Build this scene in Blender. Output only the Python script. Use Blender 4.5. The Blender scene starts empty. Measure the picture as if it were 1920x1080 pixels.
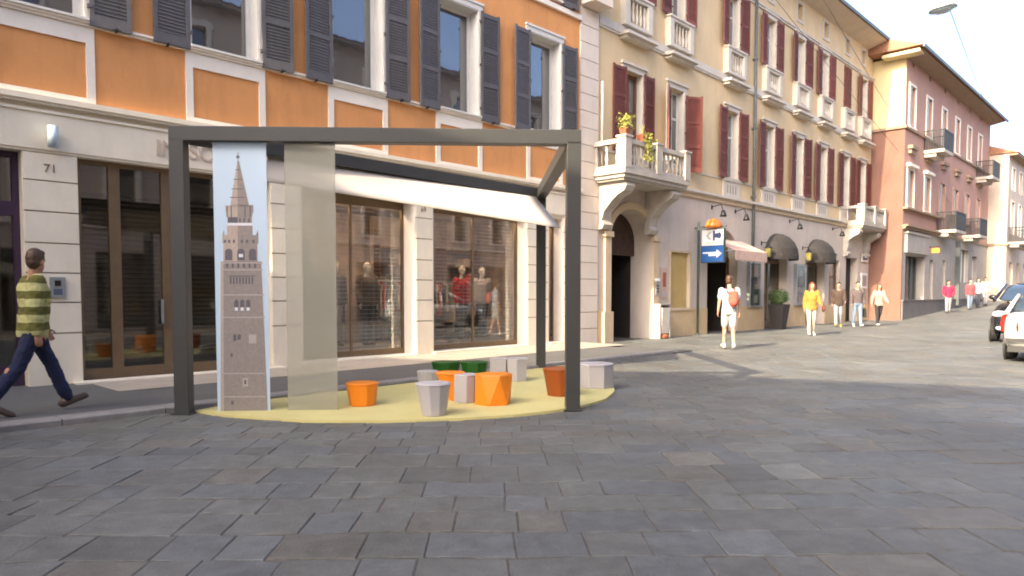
import bpy, bmesh, math, random
from mathutils import Vector, Matrix, noise
random.seed(7)
R = math.radians
C = bpy.context.scene.collection
# ------------------------------------------------------------------ camera model (metres; +Y looks along the lens)
FPX, CX, PITCH, CAMH = 1330.0, 960.0, R(2.7), 1.42
CY = 553 + FPX * math.tan(PITCH)
AZ = math.atan(1285 / 1330.0)                      # heading of the street
U = (math.sin(AZ), math.cos(AZ)); N = (math.cos(AZ), -math.sin(AZ))   # along the facades, out of the facades
RZ = math.pi / 2 - AZ                              # local x = along the street, local y = into the left facades

def zg(s):                                         # height of the street along its length
    if s < 0: return 0.03
    if s < 38: return 0.03 + 0.0032 * s
    if s < 66: return 0.152 + 0.045 * (s - 38)
    return 1.412 + 0.012 * (s - 66)
def W(s, d, z=0.0): return Vector((s * U[0] + d * N[0], s * U[1] + d * N[1], z))
def sd(X, Y): return X * U[0] + Y * U[1], X * N[0] + Y * N[1]
def ray(x, y):
    dx = (x - CX) / FPX; dz = -(y - CY) / FPX
    return dx, math.cos(PITCH) + dz * math.sin(PITCH), -math.sin(PITCH) + dz * math.cos(PITCH)
def gnd(x, y, off=0.0):                            # the point of the street under a pixel
    r = ray(x, y); z = 0.05
    for _ in range(30):
        t = (CAMH - z - off) / -r[2]; z = zg(sd(t * r[0], t * r[1])[0])
    return t * r[0], t * r[1], z + off
def fac(x, y, d):                                  # (along, height) on a facade plane
    r = ray(x, y); t = d / (r[0] * N[0] + r[1] * N[1])
    return sd(t * r[0], t * r[1])[0], CAMH + t * r[2]
def atY(x, y, Y):
    r = ray(x, y); t = Y / r[1]
    return Vector((t * r[0], Y, CAMH + t * r[2]))

# ------------------------------------------------------------------ materials
def mat(name, col, rough=0.7, var=0.10, scale=2.0, bump=0.15, bscale=60, metal=0.0, spec=0.4, stain=0.0, dist=0.004, rnd=0.0):
    m = bpy.data.materials.new(name); m.use_nodes = True
    nt = m.node_tree; b = nt.nodes['Principled BSDF']
    b.inputs['Roughness'].default_value = rough; b.inputs['Metallic'].default_value = metal
    b.inputs['Specular IOR Level'].default_value = spec
    tc = nt.nodes.new('ShaderNodeTexCoord')
    n1 = nt.nodes.new('ShaderNodeTexNoise'); n1.inputs['Scale'].default_value = scale; n1.inputs['Detail'].default_value = 7; n1.inputs['Roughness'].default_value = 0.62
    nt.links.new(tc.outputs['Object'], n1.inputs['Vector'])
    rp = nt.nodes.new('ShaderNodeValToRGB')
    lo = [c * (1 - var) for c in col]; hi = [min(1, c * (1 + var)) for c in col]
    rp.color_ramp.elements[0].position = 0.3; rp.color_ramp.elements[0].color = (*lo, 1)
    rp.color_ramp.elements[1].position = 0.7; rp.color_ramp.elements[1].color = (*hi, 1)
    nt.links.new(n1.outputs['Fac'], rp.inputs['Fac']); out = rp.outputs['Color']
    if stain:
        mp = nt.nodes.new('ShaderNodeMapping'); mp.inputs['Scale'].default_value = (1.3, 1.3, 0.35)
        nt.links.new(tc.outputs['Object'], mp.inputs['Vector'])
        n3 = nt.nodes.new('ShaderNodeTexNoise'); n3.inputs['Scale'].default_value = 1.6; n3.inputs['Detail'].default_value = 8; n3.inputs['Roughness'].default_value = 0.7
        nt.links.new(mp.outputs['Vector'], n3.inputs['Vector'])
        r3 = nt.nodes.new('ShaderNodeValToRGB'); r3.color_ramp.elements[0].position = 0.48; r3.color_ramp.elements[1].position = 0.72
        r3.color_ramp.elements[0].color = (0, 0, 0, 1); r3.color_ramp.elements[1].color = (stain, stain, stain, 1)
        nt.links.new(n3.outputs['Fac'], r3.inputs['Fac'])
        mx = nt.nodes.new('ShaderNodeMixRGB'); mx.inputs['Color2'].default_value = (col[0] * 0.55, col[1] * 0.52, col[2] * 0.5, 1)
        nt.links.new(r3.outputs['Color'], mx.inputs['Fac']); nt.links.new(out, mx.inputs['Color1']); out = mx.outputs['Color']
    if rnd:
        oi = nt.nodes.new('ShaderNodeObjectInfo'); mr = nt.nodes.new('ShaderNodeMapRange'); mr.inputs['To Min'].default_value = 1-rnd; mr.inputs['To Max'].default_value = 1+rnd; nt.links.new(oi.outputs['Random'], mr.inputs['Value'])
        mm = nt.nodes.new('ShaderNodeMixRGB'); mm.blend_type = 'MULTIPLY'; mm.inputs['Fac'].default_value = 1; nt.links.new(out, mm.inputs['Color1']); nt.links.new(mr.outputs['Result'], mm.inputs['Color2']); out = mm.outputs['Color']
    nt.links.new(out, b.inputs['Base Color'])
    if bump:
        n2 = nt.nodes.new('ShaderNodeTexNoise'); n2.inputs['Scale'].default_value = bscale; n2.inputs['Detail'].default_value = 5
        nt.links.new(tc.outputs['Object'], n2.inputs['Vector'])
        bp = nt.nodes.new('ShaderNodeBump'); bp.inputs['Strength'].default_value = bump; bp.inputs['Distance'].default_value = dist
        nt.links.new(n2.outputs['Fac'], bp.inputs['Height']); nt.links.new(bp.outputs['Normal'], b.inputs['Normal'])
    return m

def glass(name, tint=(0.9, 0.95, 0.95), through=0.75, rough=0.02, refl=0.05):
    m = bpy.data.materials.new(name); m.use_nodes = True; nt = m.node_tree; nt.nodes.clear()
    o = nt.nodes.new('ShaderNodeOutputMaterial'); t = nt.nodes.new('ShaderNodeBsdfTransparent'); g = nt.nodes.new('ShaderNodeBsdfGlossy')
    t.inputs['Color'].default_value = (*[c * through for c in tint], 1); g.inputs['Roughness'].default_value = rough
    g.inputs['Color'].default_value = (0.95, 0.97, 1, 1)
    lw = nt.nodes.new('ShaderNodeLayerWeight'); lw.inputs['Blend'].default_value = 0.5
    pw = nt.nodes.new('ShaderNodeMath'); pw.operation = 'POWER'; pw.inputs[1].default_value = 5.0; nt.links.new(lw.outputs['Facing'], pw.inputs[0])
    ma = nt.nodes.new('ShaderNodeMath'); ma.operation = 'MULTIPLY_ADD'; ma.inputs[1].default_value = 0.9; ma.inputs[2].default_value = refl; nt.links.new(pw.outputs[0], ma.inputs[0])
    mx = nt.nodes.new('ShaderNodeMixShader')
    nt.links.new(ma.outputs[0], mx.inputs['Fac']); nt.links.new(t.outputs[0], mx.inputs[1]); nt.links.new(g.outputs[0], mx.inputs[2])
    nt.links.new(mx.outputs[0], o.inputs['Surface']); return m

def sheer(name, col, alpha, rough=0.35):            # a translucent panel: part of the light goes straight through
    m = bpy.data.materials.new(name); m.use_nodes = True; nt = m.node_tree; nt.nodes.clear()
    o = nt.nodes.new('ShaderNodeOutputMaterial'); t = nt.nodes.new('ShaderNodeBsdfTransparent')
    p = nt.nodes.new('ShaderNodeBsdfPrincipled'); p.inputs['Base Color'].default_value = (*col, 1); p.inputs['Roughness'].default_value = rough
    tl = nt.nodes.new('ShaderNodeBsdfTranslucent'); tl.inputs['Color'].default_value = (*col, 1)
    m1 = nt.nodes.new('ShaderNodeMixShader'); m1.inputs['Fac'].default_value = 0.35
    nt.links.new(p.outputs[0], m1.inputs[1]); nt.links.new(tl.outputs[0], m1.inputs[2])
    mx = nt.nodes.new('ShaderNodeMixShader'); mx.inputs['Fac'].default_value = alpha
    nt.links.new(t.outputs[0], mx.inputs[1]); nt.links.new(m1.outputs[0], mx.inputs[2]); nt.links.new(mx.outputs[0], o.inputs['Surface'])
    return m

def emit(name, col, st):
    m = bpy.data.materials.new(name); m.use_nodes = True; b = m.node_tree.nodes['Principled BSDF']
    b.inputs['Base Color'].default_value = (*col, 1); b.inputs['Emission Color'].default_value = (*col, 1); b.inputs['Emission Strength'].default_value = st
    return m

M = {}
M['orange'] = mat('orange_plaster', (0.64, 0.29, 0.105), 0.85, 0.10, 0.9, 0.3, 90, stain=0.4)
M['white'] = mat('white_trim', (0.78, 0.71, 0.615), 0.7, 0.05, 3, 0.12, 60, stain=0.15)
M['cream'] = mat('cream_stone', (0.77, 0.69, 0.55), 0.75, 0.06, 2, 0.18, 60, stain=0.2)
M['joint'] = mat('stone_joint', (0.30, 0.24, 0.19), 0.9, 0.1)
M['greyshut'] = mat('grey_shutter_paint', (0.10, 0.095, 0.098), 0.55, 0.14, 8, 0.1, 40, stain=0.3, rnd=0.14)
M['maroon'] = mat('maroon_shutter_paint', (0.15, 0.044, 0.032), 0.65, 0.2, 6, 0.1, 40, stain=0.4, rnd=0.22)
M['yellow'] = mat('yellow_plaster', (0.62, 0.475, 0.285), 0.88, 0.08, 0.8, 0.25, 80, stain=0.25)
M['rusticwhite'] = mat('white_quoin_plaster', (0.64, 0.56, 0.48), 0.85, 0.06, 1.5, 0.2, 60, stain=0.2)
M['yplinth'] = mat('ochre_dado_plaster', (0.55, 0.41, 0.24), 0.85, 0.1, 1.5, 0.2, 60, stain=0.35)
M['lilac'] = mat('pinkish_ground_floor_plaster', (0.54, 0.47, 0.405), 0.88, 0.08, 1.0, 0.2, 70, stain=0.35)
M['tan'] = mat('tan_stone', (0.55, 0.43, 0.29), 0.85, 0.1, 1.5, 0.2, 60, stain=0.3)
M['ywhite'] = mat('weathered_white_trim', (0.55, 0.50, 0.43), 0.8, 0.08, 3, 0.15, 60, stain=0.35)
M['bal'] = mat('balcony_stone', (0.42, 0.38, 0.33), 0.85, 0.14, 4, 0.25, 50, stain=0.5)
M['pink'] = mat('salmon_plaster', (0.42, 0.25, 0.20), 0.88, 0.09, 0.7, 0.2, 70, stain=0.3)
M['endwall'] = mat('shade_toned_salmon_plaster', (0.20, 0.105, 0.078), 0.88, 0.12, 0.7, 0.2, 70, stain=0.3)  # lower end wall: salmon plaster with missing cast shade put into its colour
M['paleyellow'] = mat('pale_yellow_plaster', (0.58, 0.48, 0.28), 0.88, 0.06, 0.7, 0.2, 70, stain=0.2)
M['pinkband'] = mat('brown_stone_band', (0.28, 0.20, 0.14), 0.85, 0.12, 3, 0.2, 60)
M['paleshut'] = mat('pale_green_shutter', (0.50, 0.50, 0.44), 0.65, 0.1, 6, 0.1, 40)
M['beige'] = mat('beige_plaster', (0.54, 0.45, 0.37), 0.88, 0.08, 0.7, 0.2, 70, stain=0.3)
M['greystone'] = mat('grey_shopfront_stone', (0.36, 0.33, 0.30), 0.8, 0.12, 2, 0.2, 50, stain=0.3)
M['roof'] = mat('roof_tiles', (0.30, 0.15, 0.09), 0.9, 0.3, 8, 0.4, 20, dist=0.03)
M['gutter'] = mat('grey_green_gutter', (0.09, 0.10, 0.10), 0.5, 0.15, 4, 0.1)
M['soffit'] = mat('pale_soffit', (0.55, 0.46, 0.36), 0.85, 0.08)
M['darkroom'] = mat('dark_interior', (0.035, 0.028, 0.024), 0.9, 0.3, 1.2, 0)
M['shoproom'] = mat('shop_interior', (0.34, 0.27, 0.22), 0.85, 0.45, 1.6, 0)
M['shopfloor'] = mat('shop_floor', (0.32, 0.29, 0.27), 0.5, 0.15, 2, 0)
M['bronze'] = mat('bronze_frame', (0.17, 0.115, 0.065), 0.45, 0.1, 6, 0.05, 40, metal=0.25)
M['grille'] = mat('dark_roller_grille', (0.10, 0.086, 0.07), 0.5, 0.2, 6, 0)
M['brownwood'] = mat('dark_brown_wood', (0.055, 0.03, 0.022), 0.6, 0.25, 5, 0.2, 30)
M['black'] = mat('black_paint', (0.012, 0.012, 0.013), 0.5, 0.1, 5, 0.05)
M['blackcloth'] = mat('black_awning_cloth', (0.03, 0.027, 0.026), 0.85, 0.2, 5, 0.1)
M['pergola'] = mat('charcoal_metal', (0.042, 0.043, 0.042), 0.45, 0.06, 5, 0.06, 60, spec=0.4)
M['platform'] = mat('yellow_deck', (0.56, 0.505, 0.215), 0.7, 0.06, 1.8, 0.08, 90, stain=0.12)
M['seatorange'] = mat('orange_moulded_plastic', (0.78, 0.23, 0.012), 0.45, 0.03, 2, 0.03)
M['seatgrey'] = mat('pale_grey_moulded_plastic', (0.42, 0.40, 0.41), 0.5, 0.03, 2, 0.03)
M['seatgreen'] = mat('dark_green_moulded_plastic', (0.010, 0.085, 0.008), 0.5, 0.05, 2, 0.03)
M['seatrust'] = mat('burnt_orange_moulded_plastic', (0.26, 0.060, 0.006), 0.5, 0.05, 2, 0.03)
M['sail'] = mat('cream_canvas', (0.52, 0.46, 0.40), 0.85, 0.03, 3, 0.1, 120)
M['bluesheet'] = sheer('pale_blue_print_sheet', (0.66, 0.80, 0.93), 0.82)
M['tansheet'] = sheer('tan_sheet', (0.46, 0.455, 0.38), 0.46)
M['towera'] = mat('printed_brick_light', (0.38, 0.315, 0.27), 0.6, 0.10, 30, 0)
M['towerb'] = mat('printed_brick_dark', (0.235, 0.205, 0.195), 0.6, 0.12, 30, 0)
M['towerc'] = mat('printed_window_dark', (0.10, 0.095, 0.11), 0.6, 0.1, 30, 0)
M['towerd'] = mat('printed_pale', (0.60, 0.62, 0.66), 0.6, 0.05, 30, 0)
M['kerb'] = mat('kerb_granite', (0.23, 0.22, 0.21), 0.75, 0.15, 6, 0.3, 50)
M['asphalt'] = mat('pavement_asphalt', (0.108, 0.107, 0.102), 0.85, 0.10, 1.2, 0.4, 180, stain=0.25)
M['palepave'] = mat('pale_threshold_stone', (0.40, 0.345, 0.28), 0.7, 0.1, 2.5, 0.2, 60, stain=0.3)
M['walkway'] = mat('walkway_asphalt', (0.16, 0.15, 0.145), 0.85, 0.12, 1.2, 0.4, 120, stain=0.2)
M['dirt'] = mat('joint_sand', (0.115, 0.10, 0.082), 0.95, 0.35, 14, 0.5, 90)
M['metal'] = mat('brushed_metal', (0.35, 0.37, 0.38), 0.4, 0.1, 10, 0.05, metal=0.6)
M['lampblue'] = mat('lamp_glass', (0.45, 0.55, 0.62), 0.25, 0.1, 8, 0)
M['greenpole'] = mat('dark_green_pole', (0.05, 0.065, 0.055), 0.5, 0.15, 4, 0.1)
M['signwhite'] = mat('white_sign_face', (0.78, 0.80, 0.80), 0.4, 0.03, 3, 0)
M['signblue'] = mat('blue_sign_face', (0.03, 0.12, 0.36), 0.4, 0.06, 3, 0)
M['signred'] = mat('red_print', (0.55, 0.06, 0.03), 0.5, 0.06, 3, 0)
M['signgrey'] = mat('grey_print', (0.42, 0.40, 0.42), 0.5, 0.06, 3, 0)
M['signnavy'] = mat('navy_print', (0.05, 0.07, 0.17), 0.5, 0.06, 3, 0)
M['domeorange'] = mat('orange_plastic_dome', (0.75, 0.22, 0.03), 0.4, 0.06, 3, 0)
M['ochreblind'] = mat('ochre_blind', (0.46, 0.33, 0.13), 0.8, 0.08, 2, 0.1)
M['awnpink'] = mat('pinkish_awning_cloth', (0.52, 0.37, 0.31), 0.85, 0.12, 5, 0.2, 40)
M['leaf'] = mat('clipped_leaves', (0.06, 0.11, 0.025), 0.6, 0.35, 12, 0)
M['leaf2'] = mat('yellow_green_leaves', (0.26, 0.26, 0.05), 0.6, 0.3, 12, 0)
M['pot'] = mat('dark_planter', (0.035, 0.03, 0.03), 0.6, 0.1, 5, 0.1)
M['redbrown'] = mat('rust_paint', (0.30, 0.10, 0.05), 0.7, 0.15, 5, 0.1)
M['paper'] = mat('cream_paper', (0.66, 0.60, 0.50), 0.7, 0.1, 6, 0)
M['olive'] = mat('olive_glass', (0.20, 0.18, 0.05), 0.3, 0.2, 8, 0)
M['letters'] = mat('relief_letters', (0.50, 0.41, 0.33), 0.7, 0.05, 3, 0)
M['numeral'] = mat('brown_numeral', (0.20, 0.13, 0.09), 0.7, 0.05, 3, 0)
M['tyre'] = mat('tyre_rubber', (0.02, 0.02, 0.02), 0.8, 0.1, 5, 0.1)
M['rim'] = mat('wheel_rim', (0.4, 0.4, 0.42), 0.35, 0.05, 5, 0, metal=0.7)
M['silver'] = mat('silver_car_paint', (0.62, 0.62, 0.60), 0.22, 0.02, 3, 0, metal=0.35, spec=0.6)
M['darkcar'] = mat('dark_blue_car_paint', (0.014, 0.016, 0.022), 0.2, 0.03, 3, 0, metal=0.2, spec=0.6)
M['vanwhite'] = mat('white_van_paint', (0.72, 0.70, 0.68), 0.3, 0.03, 3, 0, spec=0.5)
M['carglass'] = mat('car_glass', (0.03, 0.045, 0.06), 0.05, 0.05, 3, 0, spec=0.9)
M['redlamp'] = mat('red_tail_lamp', (0.50, 0.02, 0.015), 0.2, 0.05, 3, 0, spec=0.6)
M['clearlamp'] = mat('clear_head_lamp', (0.75, 0.78, 0.78), 0.12, 0.03, 3, 0, spec=0.8)
M['bumperdark'] = mat('dark_bumper_plastic', (0.04, 0.04, 0.04), 0.6, 0.1, 5, 0.05)
M['wire'] = mat('cable_sheath', (0.10, 0.10, 0.11), 0.7, 0.05, 3, 0)
M['winframe'] = mat('white_casement_paint', (0.62, 0.60, 0.56), 0.5, 0.05, 4, 0)
M['brownframe'] = mat('brown_casement_paint', (0.16, 0.075, 0.04), 0.5, 0.15, 4, 0)
M['curtain'] = mat('pale_curtain', (0.42, 0.38, 0.36), 0.85, 0.2, 6, 0)
def pane_mat():
    m = mat('window_pane', (0.030, 0.028, 0.024), 0.1, 0.7, 0.9, 0); nt = m.node_tree; p = nt.nodes['Principled BSDF']; o = nt.nodes['Material Output']
    g = nt.nodes.new('ShaderNodeBsdfGlossy'); g.inputs['Roughness'].default_value = 0.015; g.inputs['Color'].default_value = (0.9,0.94,1,1)
    tc = nt.nodes.new('ShaderNodeTexCoord'); nz = nt.nodes.new('ShaderNodeTexNoise'); nz.inputs['Scale'].default_value = 1.7; nt.links.new(tc.outputs['Object'], nz.inputs['Vector'])
    bp = nt.nodes.new('ShaderNodeBump'); bp.inputs['Strength'].default_value = 0.10; bp.inputs['Distance'].default_value = 0.02; nt.links.new(nz.outputs['Fac'], bp.inputs['Height']); nt.links.new(bp.outputs['Normal'], g.inputs['Normal'])
    lw = nt.nodes.new('ShaderNodeLayerWeight'); pw = nt.nodes.new('ShaderNodeMath'); pw.operation = 'POWER'; pw.inputs[1].default_value = 4; nt.links.new(lw.outputs['Facing'], pw.inputs[0])
    ma = nt.nodes.new('ShaderNodeMath'); ma.operation = 'MULTIPLY_ADD'; ma.inputs[1].default_value = 0.8; ma.inputs[2].default_value = 0.15; nt.links.new(pw.outputs[0], ma.inputs[0])
    mx = nt.nodes.new('ShaderNodeMixShader'); nt.links.new(ma.outputs[0], mx.inputs['Fac']); nt.links.new(p.outputs[0], mx.inputs[1]); nt.links.new(g.outputs[0], mx.inputs[2]); nt.links.new(mx.outputs[0], o.inputs['Surface']); return m
M['pane'] = pane_mat()
M['paneblue'] = mat('window_pane_dull', (0.10, 0.11, 0.12), 0.15, 0.4, 1.5, 0, spec=0.6)
M['shopglass'] = glass('shop_glass', (0.96, 0.97, 0.96), 0.86, 0.03, 0.12)
M['doorglass'] = glass('door_glass', (0.9, 0.88, 0.82), 0.8, 0.03, 0.09)
M['warmlamp'] = emit('warm_shop_lamp', (1.0, 0.70, 0.45), 20.0)
M['purpleframe'] = mat('dark_violet_frame', (0.05, 0.025, 0.055), 0.4, 0.1, 4, 0)

# ------------------------------------------------------------------ mesh builder
class MB:
    def __init__(s): s.v = []; s.f = []; s.m = []; s.sm = []
    def face(s, pts, mi=0, smooth=False):
        b = len(s.v); s.v += [tuple(p) for p in pts]; s.f.append(tuple(range(b, b + len(pts)))); s.m.append(mi); s.sm.append(smooth)
    def box(s, x0, x1, y0, y1, z0, z1, mi=0):
        b = len(s.v)
        s.v += [(x0,y0,z0),(x1,y0,z0),(x1,y1,z0),(x0,y1,z0),(x0,y0,z1),(x1,y0,z1),(x1,y1,z1),(x0,y1,z1)]
        for q in ((0,3,2,1),(4,5,6,7),(0,1,5,4),(1,2,6,5),(2,3,7,6),(3,0,4,7)):
            s.f.append(tuple(b+i for i in q)); s.m.append(mi); s.sm.append(False)
    def B(s, a, b, e0, e1, z0, z1, mi=0): s.box(a, b, -e1, -e0, z0, z1, mi)     # along, out of the wall, up
    def prism(s, pts, y0, y1, mi=0):                                           # polygon in x-z, thickness in y
        n = len(pts); b = len(s.v)
        s.v += [(p[0], y0, p[1]) for p in pts] + [(p[0], y1, p[1]) for p in pts]
        s.f += [tuple(range(b, b+n)), tuple(range(b+2*n-1, b+n-1, -1))]; s.m += [mi, mi]; s.sm += [False, False]
        for i in range(n):
            j = (i+1) % n; s.f.append((b+i, b+n+i, b+n+j, b+j)); s.m.append(mi); s.sm.append(False)
    def prismx(s, pts, x0, x1, mi=0):                                          # polygon in y-z, thickness in x
        n = len(pts); b = len(s.v)
        s.v += [(x0, p[0], p[1]) for p in pts] + [(x1, p[0], p[1]) for p in pts]
        s.f += [tuple(range(b, b+n)), tuple(range(b+2*n-1, b+n-1, -1))]; s.m += [mi, mi]; s.sm += [False, False]
        for i in range(n):
            j = (i+1) % n; s.f.append((b+i, b+n+i, b+n+j, b+j)); s.m.append(mi); s.sm.append(False)
    def loft(s, rings, mi=0, smooth=True, caps=True):
        n = len(rings[0]); b = len(s.v)
        for r in rings: s.v += [tuple(p) for p in r]
        for k in range(len(rings)-1):
            for i in range(n):
                j = (i+1) % n
                s.f.append((b+k*n+i, b+k*n+j, b+(k+1)*n+j, b+(k+1)*n+i)); s.m.append(mi); s.sm.append(smooth)
        if caps:
            s.f.append(tuple(b+i for i in range(n-1,-1,-1))); s.m.append(mi); s.sm.append(False)
            s.f.append(tuple(b+(len(rings)-1)*n+i for i in range(n))); s.m.append(mi); s.sm.append(False)
    def tube(s, p0, p1, r0, r1=None, n=10, mi=0, smooth=True, caps=True):
        r1 = r0 if r1 is None else r1; p0 = Vector(p0); p1 = Vector(p1); d = (p1-p0).normalized()
        a = d.orthogonal().normalized(); c = d.cross(a)
        ring = lambda p, r: [p + (a*math.cos(2*math.pi*i/n) + c*math.sin(2*math.pi*i/n))*r for i in range(n)]
        s.loft([ring(p0, r0), ring(p1, r1)], mi, smooth, caps)
    def lathe(s, prof, c=(0,0), n=12, mi=0, smooth=True, ph=0.0):
        s.loft([[(c[0]+r*math.cos(ph+2*math.pi*i/n), c[1]+r*math.sin(ph+2*math.pi*i/n), z) for i in range(n)] for r, z in prof], mi, smooth)
    def ell(s, c, r, mi=0, n=14, k=9, rot=None):
        c = Vector(c); rings = []
        for a in range(1, k):
            th = math.pi*a/k; ring = []
            for i in range(n):
                ph = 2*math.pi*i/n; p = Vector((r[0]*math.sin(th)*math.cos(ph), r[1]*math.sin(th)*math.sin(ph), -r[2]*math.cos(th)))
                if rot: p = rot @ p
                ring.append(c+p)
            rings.append(ring)
        s.loft(rings, mi)
    def cap(s, p0, p1, r0, r1, n=12):                                          # capsule with tapering radius
        p0 = Vector(p0); p1 = Vector(p1); d = (p1-p0).normalized(); a = d.orthogonal().normalized(); c = d.cross(a)
        ring = lambda p, r: [p + (a*math.cos(2*math.pi*i/n) + c*math.sin(2*math.pi*i/n))*r for i in range(n)]
        rs = [ring(p0 - d*r0*math.sin(t), max(r0*math.cos(t), 1e-4)) for t in (1.5, 1.1, 0.6)]
        rs += [ring(p0, r0), ring(p1, r1)] + [ring(p1 + d*r1*math.sin(t), max(r1*math.cos(t), 1e-4)) for t in (0.6, 1.1, 1.5)]
        s.loft(rs)
    def leaf(s, c, nrm, l, w, mi=0):
        nrm = Vector(nrm).normalized(); a = nrm.orthogonal().normalized(); t = random.uniform(0, 6.28)
        b = nrm.cross(a); q = a*math.cos(t)+b*math.sin(t); p = nrm.cross(q); c = Vector(c)
        s.face([c-q*l, c+p*w, c+q*l+nrm*l*0.3, c-p*w], mi)
    def mesh(s, name, mats, recalc=True, weld=False):
        me = bpy.data.meshes.new(name); me.from_pydata(s.v, [], s.f)
        for mm in (mats if isinstance(mats, (list, tuple)) else [mats]): me.materials.append(M[mm] if isinstance(mm, str) else mm)
        me.polygons.foreach_set('material_index', s.m); me.polygons.foreach_set('use_smooth', s.sm)
        if recalc:
            bm = bmesh.new(); bm.from_mesh(me)
            if weld: bmesh.ops.remove_doubles(bm, verts=bm.verts, dist=1e-4)
            bmesh.ops.recalc_face_normals(bm, faces=bm.faces); bm.to_mesh(me); bm.free()
        me.update(); return me
    def build(s, name, mats, parent=None, loc=(0,0,0), rz=0.0, recalc=True, weld=False):
        return link(name, s.mesh(name, mats, recalc, weld), parent, loc, rz)
def link(name, me, parent=None, loc=(0,0,0), rz=0.0, label=None, cat=None, group=None, kind=None):
    o = bpy.data.objects.new(name, me); C.objects.link(o); o.location = loc; o.rotation_euler = (0,0,rz)
    if parent: o.parent = parent
    return tag(o, label, cat, group, kind)
def tag(o, label=None, cat=None, group=None, kind=None):
    if label: o['label'] = label
    if cat: o['category'] = cat
    if group: o['group'] = group
    if kind: o['kind'] = kind
    return o
def thing(name, label, cat, loc=(0,0,0), rz=0.0, group=None): return link(name, None, None, loc, rz, label, cat, group)
def bevel(o, w=0.01, seg=2):
    m = o.modifiers.new('edge', 'BEVEL'); m.width = w; m.segments = seg; m.limit_method = 'ANGLE'; return o

def wall(mb, s0, s1, z0, z1, holes, e=0.0, mi=0):          # a sheet with openings and their reveals; hole = (a, b, z0, z1, depth)
    xs = sorted({s0, s1, *[h[0] for h in holes], *[h[1] for h in holes]}); zs = sorted({z0, z1, *[h[2] for h in holes], *[h[3] for h in holes]})
    xs = [x for x in xs if s0 <= x <= s1]; zs = [z for z in zs if z0 <= z <= z1]
    for i in range(len(xs)-1):
        for j in range(len(zs)-1):
            cx, cz = (xs[i]+xs[i+1])/2, (zs[j]+zs[j+1])/2
            if any(h[0] < cx < h[1] and h[2] < cz < h[3] for h in holes): continue
            mb.face([(xs[i],-e,zs[j]),(xs[i+1],-e,zs[j]),(xs[i+1],-e,zs[j+1]),(xs[i],-e,zs[j+1])], mi)
    for h in holes:
        a, b, c, d, t = h[:5]
        if t <= 0: continue
        y0, y1 = -e, -e+t
        mb.face([(a,y0,c),(a,y1,c),(a,y1,d),(a,y0,d)], mi); mb.face([(b,y0,c),(b,y0,d),(b,y1,d),(b,y1,c)], mi)
        mb.face([(a,y0,d),(a,y1,d),(b,y1,d),(b,y0,d)], mi); mb.face([(a,y0,c),(b,y0,c),(b,y1,c),(a,y1,c)], mi)
def arch_fill(mb, a, b, zs, zt, dep, e=0.0, mi=0, n=14):     # the masonry above a round-headed opening
    P = [((a+b)/2 - (b-a)/2*math.cos(math.pi*i/n), zs + (zt-zs)*math.sin(math.pi*i/n)) for i in range(n+1)]
    for i in range(n):
        p, q = P[i], P[i+1]
        mb.face([(p[0],-e,p[1]),(q[0],-e,q[1]),(q[0],-e,zt),(p[0],-e,zt)], mi)
        mb.face([(p[0],-e,p[1]),(p[0],-e+dep,p[1]),(q[0],-e+dep,q[1]),(q[0],-e,q[1])], mi)
def shell(mb, s0, s1, z0, z1, dep, mi=0, front=False):        # sides, back and lid of a building behind its facade sheet
    mb.face([(s0,0,z0),(s0,dep,z0),(s0,dep,z1),(s0,0,z1)], mi); mb.face([(s1,0,z0),(s1,0,z1),(s1,dep,z1),(s1,dep,z0)], mi)
    mb.face([(s0,dep,z0),(s1,dep,z0),(s1,dep,z1),(s0,dep,z1)], mi); mb.face([(s0,0,z1),(s1,0,z1),(s1,dep,z1),(s0,dep,z1)], mi)
def shutter_mesh(name, w, h, matn, panels=3, pitch=0.055):
    mb = MB(); st = 0.065
    mb.box(0, st, -0.02, 0.02, 0, h); mb.box(w-st, w, -0.02, 0.02, 0, h)
    for k in range(panels+1):
        z = k*(h-0.12)/panels; mb.box(st, w-st, -0.019, 0.019, z, z+(0.16 if k == 0 else 0.09))
    mb.box(st, w-st, -0.003, 0.003, 0.1, h-0.05)
    z = 0.18
    while z < h-0.1:
        mb.prismx([(-0.016, z+0.02), (-0.010, z+0.025), (0.016, z-0.008), (0.010, z-0.013)], st, w-st); z += pitch
    for z in (0.25, h*0.5, h-0.25): mb.box(-0.03, 0.03, -0.028, 0.028, z, z+0.05)
    return mb.mesh(name, matn)

SKY_ST, SUN_ST, EXPO, SKY_DUST, SKY_AIR, SKY_OZ = 0.15, 2.2, 2.38, 5.0, 0.65, 0.5
# ------------------------------------------------------------------ the setting: street, pavement
def strip(s0, s1, d0, d1, off, thick, step=1.0):            # a sheet of ground with edges, following the street
    mb = MB(); n = max(1, int(round((s1-s0)/step)))
    for i in range(n):
        a = s0+(s1-s0)*i/n; b = s0+(s1-s0)*(i+1)/n
        T = [W(a,d0,zg(a)+off), W(b,d0,zg(b)+off), W(b,d1,zg(b)+off), W(a,d1,zg(a)+off)]
        L = [p-Vector((0,0,thick)) for p in T]
        mb.face(T); mb.face([T[3],T[2],L[2],L[3]]); mb.face([T[1],T[0],L[0],L[1]])
        if i == 0: mb.face([T[0],T[3],L[3],L[0]])
        if i == n-1: mb.face([T[2],T[1],L[1],L[2]])
    return mb
mb = MB()
ss = [-220,-120,-60,-30,-10,0] + [2*i for i in range(1,40)] + [90,120,180,260,420,700]; ds = [-500,-200,-80,-40,-20,-12,-4,4,14,40,120,500]
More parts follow.
